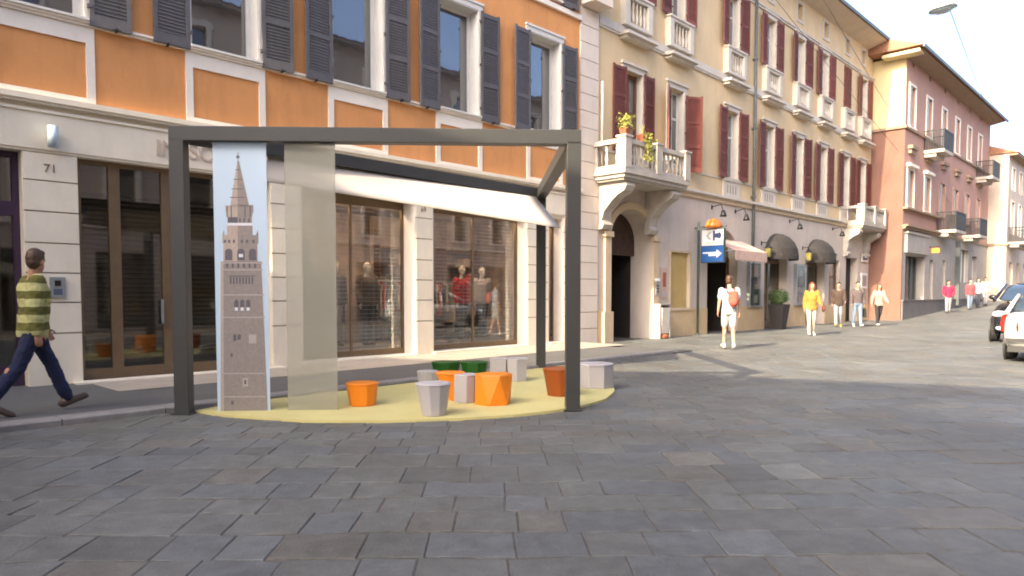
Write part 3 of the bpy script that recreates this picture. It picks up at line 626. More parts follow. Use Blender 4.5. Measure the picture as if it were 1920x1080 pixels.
# stone balconies
def baluster_mesh(h):
    mb = MB(); mb.lathe([(.05,0),(.05,.04),(.028,.07),(.06,h*.33),(.03,h*.62),(.045,h*.80),(.03,h*.88),(.05,h-.03),(.05,h)], n=8)
    return mb.mesh('baluster', 'bal')
bal_me = baluster_mesh(0.56)
def balcony(a, b, e, zt, consoles):
    mb = MB()
    mb.B(a,b,0,e,zt-.14,zt); mb.B(a+.06,b-.06,0,e-.06,zt-.24,zt-.14); mb.B(a+.12,b-.12,0,e-.12,zt-.30,zt-.24)
    bl = ypart(mb, 'balcony', 'bal')
    for c in consoles:
        mb = MB(); k = MB(); z = zt-.30; pts = [(0,z),(-(e-.2),z),(-(e-.12),z-.12),(-(e-.2),z-.26),(-(e-.42),z-.36),(-(e-.62),z-.52),(-.22,z-.78),(-.16,z-1.0),(-.24,z-1.12),(-.16,z-1.24),(0,z-1.26)]
        k.prismx(pts, c-.2, c+.2); k.build('console', 'bal', bl)
    rail = MB(); z0 = zt+.56+.10
    rail.B(a+.02,b-.02,e-.22,e-.02,z0,z0+.12); rail.B(a+.02,a+.22,0,e-.22,z0,z0+.12); rail.B(b-.22,b-.02,0,e-.22,z0,z0+.12)
    rail.B(a+.02,b-.02,e-.2,e-.04,zt+.001,zt+.10); rail.B(a+.04,a+.2,0,e-.2,zt+.001,zt+.10); rail.B(b-.2,b-.04,0,e-.2,zt+.001,zt+.10)
    rail.build('rail', 'bal', bl)
    for x in (a+.14, b-.14, (a+b)/2):
        p = MB(); p.B(x-.14,x+.14,e-.26,e+.012,zt+.002,z0+.135); p.B(x-.17,x+.17,e-.29,e+.042,z0+.135,z0+.19); p.build('pier', 'bal', bl)
    n = int((b-a-.7)/.20)
    for i in range(n):
        x = a+.36+(b-a-.72)*i/(n-1)
        if abs(x-(a+b)/2) > .18: link('baluster', bal_me, bl, (x, -(e-.12), zt+.10))
    m = max(2, int((e-.35)/.2))
    for i in range(m):
        for x in (a+.12, b-.12): link('baluster', bal_me, bl, (x, -(.08+(e-.42)*i/(m-1)), zt+.10))
    return bl
b1 = balcony(15.55, 18.85, 1.10, 4.78, (16.0, 18.35))
mb = MB(); mb.tube((15.85,-.12,4.8),(15.85,-.12,7.25),.035); mb.build('pole', 'ywhite', b1)
b2 = balcony(34.8, 38.1, 0.85, 4.78, (34.9, 37.6))
# entrance arch: pilasters, doors with the wicket standing open on a dark hall
mb = MB(); mb.B(16.08,16.36,0,0.09,0,3.05); mb.B(18.52,18.80,0,0.09,0,3.05); mb.B(16.02,16.40,0,0.15,3.05,3.20); mb.B(18.48,18.86,0,0.15,3.05,3.20); mb.B(16.0,16.42,0,0.13,-.05,.95); mb.B(18.46,18.86,0,0.13,-.05,.95)
for i in range(14):
    t0, t1 = math.pi*i/14, math.pi*(i+1)/14
    q = lambda t, r: (17.44-(1.08+r)*math.cos(t), 3.05+(.87+r)*math.sin(t))
    mb.prism([q(t0,0),q(t1,0),q(t1,.2),q(t0,.2)], -0.075, 0.0)
ypart(mb, 'arch_surround', 'tan')
def arch_leaf(a, b, zs, zt, y0, y1, lo=0.0):
    n = 16; top = [((a+b)/2-(b-a)/2*math.cos(math.pi*i/n), zs+(zt-zs)*math.sin(math.pi*i/n)) for i in range(n+1)]
    return [(a,lo)] + top + [(b,lo)]
mb = MB(); mb.prism([(16.36,0.02),(16.36,3.05)] + [(17.44-1.08*math.cos(math.pi*i/16), 3.05+.87*math.sin(math.pi*i/16)) for i in range(1,16)] + [(18.52,3.05),(18.52,2.62),(17.15,2.62),(17.15,0.02)], 0.62, 0.70)
for x in (16.45,16.80): 
    for z in (.3,1.25,2.1): mb.box(x,x+.28,0.60,0.62,z,z+.7)
d = ypart(mb, 'entrance_door', 'brownwood')
mb = MB(); mb.tube((17.08,.60,1.25),(17.08,.56,1.25),.03); mb.build('door_knob', 'bronze', d)
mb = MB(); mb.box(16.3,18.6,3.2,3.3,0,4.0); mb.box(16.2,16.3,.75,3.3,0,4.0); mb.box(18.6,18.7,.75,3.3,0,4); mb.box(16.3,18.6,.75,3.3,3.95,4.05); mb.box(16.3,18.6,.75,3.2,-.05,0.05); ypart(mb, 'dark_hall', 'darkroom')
# blind window
mb = MB(); mb.B(19.56,19.62,0,.03,.94,2.84); mb.B(20.78,20.84,0,.03,.94,2.84); mb.B(19.62,20.78,0,.03,2.78,2.84); mb.B(19.56,20.84,0,.07,.92,.985)
w = ypart(mb, 'window', 'tan'); g = MB(); g.B(19.62,20.78,-.155,-.10,1.0,2.78); g.build('blind', 'ochreblind', w)
# three arched shop openings
for i, (a, b, zs, zt, dp) in enumerate(arches[1:]):
    mb = MB(); f = .07; y0, y1 = dp-.12, dp-.05
    mb.box(a,a+f,y0,y1,0,zs); mb.box(b-f,b,y0,y1,0,zs); mb.box(a+f,b-f,y0,y1,zs-.08,zs+.04); c = (a+b)/2
    if i: mb.box(c-.04,c+.04,y0+.003,y1-.003,0,zs-.08); mb.box(a+f,c-.04,y0,y1,.05,.4); mb.box(c+.04,b-f,y0,y1,.05,.4)
    for t in (.25,.5,.75): mb.tube((c,dp-.09,zs),(c-(b-a)/2*math.cos(math.pi*t),dp-.09,zs+(zt-zs)*math.sin(math.pi*t)),.02,n=6)
    fr = ypart(mb, 'shop_door', 'brownframe' if i == 0 else 'bronze')
    g = MB(); n = 14; g.prism([(a+.01,zs)] + [(c-(b-a-.02)/2*math.cos(math.pi*k/n), zs+(zt-zs-.01)*math.sin(math.pi*k/n)) for k in range(1,n)] + [(b-.01,zs)], dp-.10, dp-.09); g.build('fanlight', 'pane', fr)
    if i:
        g = MB(); g.box(a+f,b-f,dp-.09,dp-.08,.4,zs-.08); g.build('door_pane', 'doorglass', fr)
    mb = MB(); mb.box(a-.1,b+.1,2.6,2.7,0,3.8); mb.box(a-.2,a-.1,dp+.02,2.7,0,3.8); mb.box(b+.1,b+.2,dp+.02,2.7,0,3.8); mb.box(a-.1,b+.1,dp+.02,2.6,3.75,3.85); mb.box(a-.1,b+.1,dp,2.6,-.05,.06); ypart(mb, 'dark_room', 'darkroom')
mb = MB(); mb.B(35.1,36.7,-.4,-.34,0,3.2); ypart(mb, 'shop_door', 'darkroom')
mb = MB(); mb.B(33.0,33.08,-.24,-.16,.8,3); mb.B(34.22,34.3,-.24,-.16,.8,3); mb.B(33.08,34.22,-.24,-.16,2.9,3); mb.B(33.08,34.22,-.24,-.16,.8,.9); mb.B(33.08,34.22,-.24,-.16,2.2,2.26)
w = ypart(mb, 'window', 'brownframe'); g = MB(); g.B(33.05,34.25,-.21,-.20,.85,2.95); g.build('pane', 'pane', w)

# ---- things fixed to or standing at the yellow building
def yloc(s, e, z): return W(s, D0+e, z)
def ything(name, label, cat, s, e, z, group=None): return thing(name, label, cat, yloc(s, e, z), RZ, group)
t = ything('hanging_sign', 'shop sign on a green pole, white panel above blue arrow panel under orange dome', 'sign', 21.10, 0.14, zg(21))
mb = MB(); mb.tube((0,0,0),(0,0,3.72),.04); mb.lathe([(.09,0),(.09,.03),(.045,.06)]); mb.box(-.02,.02,-.98,.13,3.50,3.54); mb.build('pole', 'greenpole', t)
mb = MB(); mb.box(-.06,.06,-.93,-.12,2.36,3.46); mb.build('panel', 'greenpole', t)
mb = MB(); mb.box(-.070,.070,-.90,-.15,2.92,3.43); wp = mb.build('white_face', 'signwhite', t)
mb = MB(); mb.box(-.072,.072,-.91,-.14,2.39,2.90); bp = mb.build('blue_face', 'signblue', t)
def yface(pts, x0, x1, name, m, par):                         # flat shape on the side of the sign that faces down the street
    mb = MB(); mb.prismx(pts, x0, x1); return mb.build(name, m, par)
cy, cz = -.53, 3.23
yface([(cy-.06+.28,cz),(cy+.13,cz+.12),(cy+.02,cz+.12),(cy+.12,cz+.03),(cy+.12,cz-.03),(cy+.02,cz-.12),(cy+.13,cz-.12)], -.073, -.0695, 'emblem', 'signgrey', wp)
mb = MB(); mb.prismx([(cy-.02,cz+.16),(cy-.09,cz+.16),(cy-.09,cz+.06),(cy-.27,cz+.10),(cy-.32,cz),(cy-.27,cz-.10),(cy-.09,cz-.06),(cy-.09,cz-.16),(cy-.02,cz-.16)], -.073, -.0695); mb.build('emblem', 'signnavy', wp)
mb = MB(); mb.prismx([(-.30,2.97),(-.30,3.02),(-.78,3.02),(-.78,2.97)], -.072, -.0695); mb.build('text_band', 'paper', wp)
mb = MB()
mb.prismx([(-.20,2.66),(-.20,2.71),(-.68,2.71),(-.68,2.79),(-.87,2.65),(-.68,2.51),(-.68,2.58),(-.40,2.58),(-.40,2.66)], -.0745, -.0715); mb.build('arrow', 'signwhite', bp)
mb = MB(); mb.lathe([(.26,3.49),(.26,3.56),(.23,3.66),(.16,3.74),(.06,3.78),(.01,3.785)], (0,-.53), 16); mb.build('dome', 'domeorange', t)
t = ything('shop_awning', 'pinkish pleated awning over the dark shop entrance beside the hanging sign', 'awning', 23.1, 0.02, 3.0)
mb = MB(); mb.prismx([(0,.36),(-1.0,-.10),(-1.0,-.14),(0,.32)], -1.15, 1.22); mb.build('canopy', 'awnpink', t)
mb = MB(); n = 12
for i in range(n): x = -1.15+2.37*i/n; mb.prism([(x,-.14),(x+2.37/n-.004,-.14),(x+2.37/n-.004,-.40),(x+2.37/n*.5,-.46),(x,-.40)], -1.0, -.985)
mb.build('valance', 'awnpink', t)
mb = MB()
for x in (-1.1,1.17): mb.tube((x,0,-.1),(x,-.97,-.12),.02)
mb.build('arm', 'metal', t)
def dome_awning(s, label):
    t = ything('dome_awning', label, 'awning', s, 0.02, 2.95, 'black dome awnings over arched shop doors'); n = 16; rings = []
    for k in range(6):
        a = math.pi/2*k/5; r = 1.12*math.cos(a) if k < 5 else .02
        rings.append([(-r*math.cos(math.pi*i/n), -.75*(r/1.12)*math.sin(math.pi*i/n), .88*math.sin(a)) for i in range(n+1)])
    mb = MB()
    for k in range(5):
        for i in range(n): mb.face([rings[k][i],rings[k][i+1],rings[k+1][i+1],rings[k+1][i]])
    for i in range(n):
        p, q = rings[0][i], rings[0][i+1]; mb.face([p,q,(q[0],q[1],-.16),(p[0],p[1],-.16)])
    o = mb.build('canopy', 'blackcloth', t, weld=True); md = o.modifiers.new('thick','SOLIDIFY'); md.thickness = .012
    f = MB()
    for i in range(0, n+1, 4): f.tube((0,0,.86),rings[0][i],.012,n=6)
    f.build('hoop', 'metal', t)
dome_awning(27.4, 'black half dome awning over the arched door beside the clipped bush')
dome_awning(31.4, 'black half dome awning over the second arched door, behind the walkers')
def case(s, z0, z1, w, label):
    t = ything('display_case', label, 'display case', s, 0.0, z0, 'wall display cases between the shop doors')
    h = z1-z0; mb = MB(); mb.B(-w/2,w/2,0,.14,0,.07); mb.B(-w/2,w/2,0,.14,h-.07,h); mb.B(-w/2,-w/2+.07,0,.14,.07,h-.07); mb.B(w/2-.07,w/2,0,.14,.07,h-.07); mb.build('frame', 'metal', t)
    mb = MB(); mb.B(-w/2+.07,w/2-.07,0,.02,.07,h-.07); mb.build('back_board', 'greystone', t)
    mb = MB(); mb.B(-w/2+.07,w/2-.07,.115,.125,.07,h-.07); mb.build('glass_door', 'shopglass', t)
    rn = random.Random(s)
    for k in range(4):
        for x in (-.22,.2):
            z = .15+k*(h-.3)/4; p = MB(); p.B(x-.14,x+.14,.025,.05,z,z+(h-.3)/4*rn.uniform(.6,.85)); p.build('card', rn.choice(('paper','signwhite','cloth1','signgrey','cloth6','awnpink')), t)
case(25.35, 0.97, 2.66, 0.95, 'tall grey framed display case between shop entrance and planter')
case(29.6, 1.0, 2.7, 1.0, 'dark display case full of cards left of the second dome awning')
def planter():
    t = ything('planter', 'tall dark square planter with a clipped round green bush beside a shop door', 'planter', 26.45, 0.55, zg(27))
    mb = MB(); mb.loft([[(-.20,-.20,0),(.20,-.20,0),(.20,.20,0),(-.20,.20,0)],[(-.31,-.31,.95),(.31,-.31,.95),(.31,.31,.95),(-.31,.31,.95)]],0,False); mb.build('pot', 'pot', t)
    mb = MB(); rn = random.Random(3)
    for i in range(900):
        v = Vector((rn.gauss(0,1),rn.gauss(0,1),rn.gauss(0,1))).normalized(); r = rn.uniform(.6,1.03)
        mb.leaf((v.x*.40*r, v.y*.40*r, 1.22+v.z*.36*r), v+Vector((0,0,.4)), .045, .022)
    for i in range(5): mb.tube((0,0,.9),(rn.uniform(-.2,.2),rn.uniform(-.2,.2),1.25),.015,.006,6)
    mb.build('bush', 'leaf', t)
planter()
t = ything('litter_bin', 'small street bin with cream front panel and rust coloured foot by the ochre blind', 'bin', 18.75, 0.22, zg(19))
mb = MB(); mb.box(-.30,-.24,-.16,.16,.0,1.02); mb.box(.24,.30,-.16,.16,0,1.02); mb.box(-.30,.30,-.17,.17,1.02,1.06); mb.box(-.24,.24,.13,.16,.05,1.02); mb.build('frame', 'greystone', t)
mb = MB(); mb.loft([[(-.20,-.15,.16),(.20,-.15,.16),(.20,.1,.16),(-.20,.1,.16)],[(-.22,-.19,.94),(.22,-.19,.94),(.22,.12,.94),(-.22,.12,.94)]],0,False); mb.build('bin_front', 'paper', t)
mb = MB(); mb.lathe([(.20,0),(.24,.04),(.20,.13),(.12,.159)], n=12); mb.build('foot', 'redbrown', t)
def lantern(s, label):
    t = ything('wall_lantern', label, 'lantern', s, 0.0, 2.85, 'olive lanterns between the arches')
    mb = MB(); mb.tube((0,0,.55),(0,-.28,.55),.015); mb.box(-.03,.03,-.02,0,.45,.62); mb.tube((0,-.28,.55),(0,-.28,.45),.01); mb.lathe([(.02,.45),(.15,.36),(.16,.34),(.13,.33)],(0,-.28),6); mb.build('bracket', 'black', t)
    mb = MB(); mb.lathe([(.13,.33),(.10,.02),(.07,0)],(0,-.28),6,0,False); mb.build('lamp_glass', 'olive', t)
lantern(26.05, 'olive glass lantern on the left jamb of the arch with the clipped bush'); lantern(29.95, 'olive glass lantern just left of the second dome awning'); lantern(32.75, 'olive glass lantern just right of the second dome awning')
def spot(s, label):
    t = ything('spot_lamp', label, 'spot lamp', s, 0.0, 4.05, 'black spot lamps under the band')
    mb = MB(); mb.tube((0,0,.35),(0,-.35,.42),.015); mb.tube((0,-.35,.42),(0,-.42,.2),.015); mb.box(-.04,.04,-.02,0,.28,.42); mb.build('arm', 'black', t)
    mb = MB(); mb.lathe([(.05,.22),(.10,.08),(.12,0),(.10,0)],(0,-.43),10); mb.build('shade', 'black', t)
spot(22.2, 'black spot lamp above the pinkish awning on the sign side'); spot(23.9, 'black spot lamp above the pinkish awning at its far end'); spot(28.6, 'black spot lamp right of the first dome awning'); spot(33.3, 'black spot lamp beside the far stone balcony')
t = ything('notice_board', 'narrow framed notice with red print beside the ochre blind', 'notice', 19.22, 0.0, 1.32)
mb = MB(); mb.B(-.17,.17,0,.03,0,.95); mb.build('board', 'awnpink', t); mb = MB(); mb.B(-.09,.09,.03,.034,.35,.80); mb.build('print', 'redbrown', t); mb = MB(); mb.B(-.11,.11,.03,.034,.06,.18); mb.build('print', 'signgrey', t)
t = ything('entry_phone', 'grey entry phone plate with pale top beside the arched doorway', 'entry phone', 18.70, 0.095, 1.42)
mb = MB(); mb.B(-.09,.09,0,.03,0,.42); mb.B(-.11,.11,0,.045,.42,.50,1); mb.build('plate', ('metal','signwhite'), t)
mb = MB()
for z in (.08,.17,.26): mb.B(-.05,.05,.03,.04,z,z+.04)
mb.build('button', 'black', t)
for s, z0, z1, w, m1, m2, lb in ((37.5,3.05,3.45,.9,'paper','signnavy','cream shop plate with dark print under the far stone balcony'),(37.45,1.75,2.5,.85,'signwhite','metal','white poster at the far corner of the yellow building')):
    t = ything('shop_plate', lb, 'sign', s, 0.04, z0); mb = MB(); mb.B(-w/2,w/2,0,.05,0,z1-z0); mb.build('plate', m1, t); mb = MB(); mb.B(-w/2+.12,w/2-.12,.05,.055,.1,z1-z0-.12); mb.build('print', m2, t)
def balcony_plant(s, e, z, n, hang, label):
    t = ything('balcony_plant', label, 'plant', s, e, z); mb = MB(); rn = random.Random(int(s*10))
    mb.loft([[(-.09,-.09,0),(.09,-.09,0),(.09,.09,0),(-.09,.09,0)],[(-.12,-.12,.2),(.12,-.12,.2),(.12,.12,.2),(-.12,.12,.2)]],0,False); mb.build('pot', 'redbrown', t)
    mb = MB()
    for i in range(n):
        a = rn.uniform(0,6.28); r = rn.uniform(.02,.28); h = rn.uniform(.15,.55)
        p = Vector((r*math.cos(a), r*math.sin(a), h)) if not hang else Vector((rn.gauss(0,.13), -.17-rn.random()*.1, .22-rn.random()*.75))
        mb.leaf(p, (math.cos(a),math.sin(a),.6), rn.uniform(.03,.06), .025)
    for i in range(6): mb.tube((0,0,.15),(rn.uniform(-.15,.15),rn.uniform(-.15,.15),.45),.008,.004,5)
    mb.build('foliage', 'leaf2', t)
balcony_plant(15.72, 0.97, 5.635, 160, False, 'yellow green pot plant standing on the near corner pier of the stone balcony')
balcony_plant(16.5, 0.98, 5.565, 170, True, 'pot plant trailing down over the balusters of the near stone balcony')
# ---- small fixtures on the orange building
t = thing('wall_lamp', 'short blue grey cylinder lamp on the cream shopfront band', 'lamp', W(2.815, D0+0.055, 3.53), RZ)
mb = MB(); mb.B(-.04,.04,0,.05,.08,.24); mb.build('bracket', 'metal', t); mb = MB(); mb.lathe([(.01,-.001),(.068,.0),(.068,.30),(.01,.301)],(0,-.11),16); mb.build('cylinder', 'lampblue', t)
t = thing('intercom_panel', 'grey intercom panel with screen on the cream pillar beside the walking man', 'intercom', W(2.845, D0+0.036, 1.38), RZ)
mb = MB(); mb.B(-.10,.10,0,.03,0,.30); o = mb.build('housing', 'metal', t); mb = MB(); mb.B(-.055,.055,.03,.034,.04,.13); mb.build('keypad', 'cloth6', t); mb = MB(); mb.B(-.04,.04,.03,.034,.17,.25); mb.build('screen', 'black', t)

# ------------------------------------------------------------------ salmon building
DP, P0, PZ = -10.5, 48.0, 0.6
pb = thing('salmon_building', 'salmon pink building with pale shutters and black iron balconies', 'building', W(P0, DP, PZ), RZ)
def ppart(mb, name, mats, par=None): return mb.build(name, mats, par or pb, (-P0, 0, -PZ))
pc = [39.45, 42.5, 45.6, 48.6, 51.6, 54.6]
holes = [(c-.5,c+.5,9.72,11.72,.25) for c in pc] + [(c-.55,c+.55,5.80,7.62,.25) for c in pc] + [(c-.15,c+.15,12.65,12.95,.3) for c in pc]
mb = MB(); wall(mb, 38.35, 57.6, 4.75, 13.0, holes); mb.face([(57.6,0,-.1),(57.6,9,-.1),(57.6,9,13),(57.6,0,13)]); mb.face([(38.35,9,-.1),(57.6,9,-.1),(57.6,9,13),(38.35,9,13)])
ppart(mb, 'wall', 'pink')
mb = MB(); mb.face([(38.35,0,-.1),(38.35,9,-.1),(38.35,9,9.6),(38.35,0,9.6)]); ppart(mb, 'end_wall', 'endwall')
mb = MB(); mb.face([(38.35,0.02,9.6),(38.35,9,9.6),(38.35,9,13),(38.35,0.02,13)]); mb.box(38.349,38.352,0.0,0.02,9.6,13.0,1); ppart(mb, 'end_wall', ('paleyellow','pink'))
mb = MB(); mb.B(38.30,57.6,-0.01,.10,9.52,9.60); mb.box(38.25,38.349,-.1,9,9.52,9.64); mb.B(38.36,57.6,0,.07,9.60,9.66); ppart(mb, 'string_course', 'pinkband')
mb = MB(); mb.B(38.30,44.6,0,.22,5.62,5.72); mb.B(38.30,44.6,0,.15,4.66,4.78); mb.B(38.30,44.6,0,.26,4.78,4.86); mb.B(44.6,57.6,0,.08,4.70,4.82); ppart(mb, 'string_course', 'pinkband')
ph = [(38.9,42.35,1.1,3.42,.5),(43.35,44.0,1.2,3.3,.4),(46.0,46.7,1.3,3.4,.4),(50.2,52.2,2.2,4.2,.25),(53.2,54.6,1.5,3.9,.3)]
mb = MB(); wall(mb, 38.35, 57.6, -0.1, 4.70, ph, 0.02); ppart(mb, 'ground_floor_wall', 'greystone')
for a, b, c, d_, t_ in ph:
    mb = MB(); mb.B(a,b,-t_,-t_+.06,c,d_); n = max(1, int((b-a)/.8))
    for i in range(n+1): x = a+(b-a)*i/n; mb.B(max(a,x-.05),min(b,x+.05),-t_+.061,-t_+.12,c,d_,1)
    ppart(mb, 'shop_door' if d_ < 4 else 'window', ('darkcar' if a < 40 else 'darkroom' if a < 50 else 'paneblue', 'gutter' if a < 50 else 'winframe'))
mb = MB(); mb.B(38.7,42.6,.02,.14,3.52,4.45); mb.B(38.6,42.7,.02,.20,4.45,4.55); ppart(mb, 'shop_fascia', 'greystone')
mb = MB(); mb.B(48.9,49.15,0,.25,.8,4.6); ppart(mb, 'drainpipe', 'gutter')
mb = MB(); mb.prismx([(0,12.88),(-.8,13.02),(-.8,13.07),(0,13.07)], 38.0, 57.6); ppart(mb, 'eaves', 'pinkband')
mb = MB(); mb.box(37.6,38.34,-.75,.9,12.86,13.0); ppart(mb, 'eaves', 'paleyellow')
mb = MB(); mb.prismx([(-.98,12.99),(-.9,12.99),(-.9,13.10),(-.98,13.14)], 37.5, 57.9); ppart(mb, 'gutter', 'gutter')
mb = MB(); mb.prismx([(-.95,13.11),(9,13.11),(4,15)], 37.5, 57.9); ppart(mb, 'roof', 'roof')
pane_hi = None
for i, c in enumerate(pc):
    for z0, z1, h in ((9.72,11.72,.5),(5.80,7.62,.55)):
        mb = MB(); mb.B(c-h-.12,c-h,0,.035,z0,z1); mb.B(c+h,c+h+.12,0,.035,z0,z1); mb.B(c-h-.12,c+h+.12,0,.035,z1,z1+.12)
        if z0 < 6 and i < 2: mb.B(c-h-.2,c+h+.2,0,.20,z1+.12,z1+.26)
        mb.B(c-h-.1,c+h+.1,0,.09,z0-.08,z0)
        w = ppart(mb, 'window', 'white' if i < 2 or z0 > 6 else 'pink')
        g = MB(); g.B(c-h,c+h,-.24,-.20,z0,z1); g.build('pane', 'paneblue', w)
        s_ = MB(); s_.B(c-h+.01,c-.01,-.05,-.01,z0+.02,z1-.02)
        z = z0+.1
        while z < z1-.1: s_.B(c-h+.06,c-.06,-.01,.006,z,z+.05); z += .12
        ppart(s_, 'shutter', 'paleshut')
    mb = MB(); mb.B(c-.55,c+.55,0,.22,8.62,8.78); mb.B(c-.45,c+.45,0,.14,8.40,8.62); ppart(mb, 'window_hood', 'pinkband')
    mb = MB(); mb.B(c-.15,c+.15,-.28,-.25,12.65,12.95); ppart(mb, 'vent', 'black')
def iron_balcony(par, fn, a, b, e, z):
    mb = MB(); mb.B(a,b,0,e,z-.16,z); mb.B(a+.1,b-.1,0,e*.6,z-.34,z-.16); bl = fn(mb, 'balcony', 'bal')
    mb = MB(); h = .95; n = int((b-a)/.075)
    mb.B(a,b,e-.05,e,z+h,z+h+.05); mb.B(a,a+.05,0,e-.05,z+h,z+h+.05); mb.B(b-.05,b,0,e-.05,z+h,z+h+.05); mb.B(a,b,e-.045,e-.005,z+.08,z+.11)
    for i in range(n+1): x = a+.02+(b-a-.04)*i/n; mb.B(x-.016,x+.016,e-.045,e-.01,z,z+h)
    for i in range(int(e/.075)):
        for x in (a+.02,b-.02): mb.B(x-.016,x+.016,.03+i*.075,.06+i*.075,z,z+h)
    mb.build('railing', 'black', bl)
iron_balcony(pb, ppart, 41.6, 43.5, .95, 8.90); iron_balcony(pb, ppart, 53.6, 55.7, .95, 8.95); iron_balcony(pb, ppart, 44.5, 46.8, .95, 4.98); iron_balcony(pb, ppart, 50.4, 52.4, .95, 5.05)
t = thing('shop_sign', 'small orange box sign on a bracket at the salmon building', 'sign', W(43.0, DP, 3.55), RZ)
mb = MB(); mb.box(-.05,.05,-.55,-.15,.12,.36); mb.build('box', 'domeorange', t); mb = MB(); mb.tube((0,-.03,.42),(0,-.55,.42),.02); mb.box(-.03,.03,-.53,-.5,.355,.43); mb.box(-.03,.03,-.2,-.17,.355,.43); mb.build('bracket', 'black', t)
mb = MB(); mb.B(38.36,57.6,.021,.09,-.1,1.12); mb.B(38.36,57.6,.021,.13,1.12,1.18); ppart(mb, 'plinth', 'walkway')

# ------------------------------------------------------------------ beige building at the far end
DB, B0, BZ = -9.4, 66.0, 1.4
bb = thing('beige_building', 'beige plastered building at the far right end of the street', 'building', W(B0, DB, BZ), RZ)
def bpart(mb, name, mats, par=None): return mb.build(name, mats, par or bb, (-B0, 0, -BZ))
bc = [59.5+2.7*i for i in range(7)]
holes = [(c-.5,c+.5,5.6,7.8,.25) for c in bc] + [(c-.5,c+.5,8.6,10.1,.25) for c in bc] + [(c-.6,c+.6,1.45,3.7,.3) for c in bc]
mb = MB(); wall(mb, 57.62, 78, 0, 10.9, holes); shell(mb, 57.62, 78, 0, 10.9, 9); bpart(mb, 'wall', 'beige')
mb = MB(); mb.B(57.6,78,0,.5,10.75,10.9); bpart(mb, 'eaves', 'pinkband'); mb = MB(); mb.prismx([(-.55,10.91),(9,10.91),(4,12.6)], 57.5, 78); bpart(mb, 'roof', 'roof')
mb = MB(); mb.B(57.62,78,0,.10,4.75,4.9); mb.box(57.53,57.618,-.1,9,4.75,4.9); bpart(mb, 'string_course', 'pinkband')
for c in bc:
    for z0, z1 in ((5.6,7.8),(8.6,10.1)):
        mb = MB(); mb.B(c-.62,c-.5,0,.03,z0,z1); mb.B(c+.5,c+.62,0,.03,z0,z1); mb.B(c-.62,c+.62,0,.03,z1,z1+.1); w = bpart(mb, 'window', 'white'); g = MB(); g.B(c-.5,c+.5,-.24,-.2,z0,z1); g.build('pane', 'paneblue', w)
    mb = MB(); mb.B(c-.6,c+.6,-.3,-.24,1.45,3.7); bpart(mb, 'shop_door', 'brownwood')
iron_balcony(bb, bpart, 58.2, 61.2, 1.0, 5.0)

# ------------------------------------------------------------------ the other side of the street and the house that closes it behind the camera
def plain_house(name, label, loc, rz, L, H, dep, floors, m, arches=False):
    r = thing(name, label, 'building', loc, rz); n = int(L/3.0); cs = [-L/2+1.5+3.0*i for i in range(n)]
    hs = [(c-.5,c+.5,z,z+2.0,.25) for z in floors for c in cs] + ([(c-1.0,c+1.0,0,3.0,.6) for c in cs] if arches else [])
    mb = MB(); wall(mb, -L/2, L/2, -.1, H, hs); shell(mb, -L/2, L/2, -.1, H, dep); 
    for z in floors:
        mb.B(-L/2,L/2,0,.08,z-.5,z-.35,1)
        for c in cs:
            for q in ((c-.68,c-.5,z,z+2),(c+.5,c+.68,z,z+2),(c-.72,c+.72,z+2,z+2.2),(c-.7,c+.7,z-.12,z)): mb.B(q[0],q[1],0,.06,q[2],q[3],1)
    mb.build('wall', (m,'white'), r)
    mb = MB(); mb.B(-.5,.5,-.24,-.2,0,2); pm = mb.mesh('pane', 'pane')
    for z in floors:
        for c in cs: link('pane', pm, r, (c,0,z))
    if arches:
        mb = MB(); mb.B(-1,1,-.6,-.55,0,3); dm = mb.mesh('shop_door', 'pane')
        for c in cs: link('shop_door', dm, r, (c,0,0))
    mb = MB(); mb.B(-L/2,L/2,0,.6,H-.1,H+.08); mb.build('eaves', 'pinkband', r)
    mb = MB(); mb.prismx([(-.7,H+.09),(dep,H+.09),(dep*.5,H+1.8)], -L/2, L/2); mb.build('roof', 'roof', r)
plain_house('arcade_building', 'long plastered house across the street with dark shop openings', W(26, 6.0, .1), RZ+math.pi, 84, 13.6, 9, (4.4,7.6,10.6), 'beige', True)
# closes the street behind the camera; its roof throws the shade over the foreground
SUN_EL = R(31); dl = R(2.3)
SX, SY = U[0]*math.cos(dl)-N[0]*math.sin(dl), U[1]*math.cos(dl)-N[1]*math.sin(dl)      # the way the light travels
HC = 14.0; back = (HC+1.3)/math.tan(SUN_EL)
pR = Vector((3.3-SX*30, 4.9-SY*30, 0)); edge = Vector((0.915,-0.403,0)).normalized()
q0 = Vector((4.56,12.9,0)) - Vector((SX,SY,0))*back         # a point under the casting edge
# right-hand end of the edge: where the ray that skirts the lit corner crosses it
den = edge.x*(-SY) - edge.y*(-SX); rx, ry = 3.3-q0.x, 4.9-q0.y
kk = (rx*(-SY) - ry*(-SX))/den
endR = q0 + edge*kk; Lc = 34.0; mid = endR - edge*(Lc/2)
plain_house('corner_house', 'tall plastered house closing the street behind the square', (mid.x, mid.y, 0), math.atan2(edge.y, edge.x)+math.pi, Lc, HC, 9, (1.2,4.6,8.0,11.0), 'yellow')

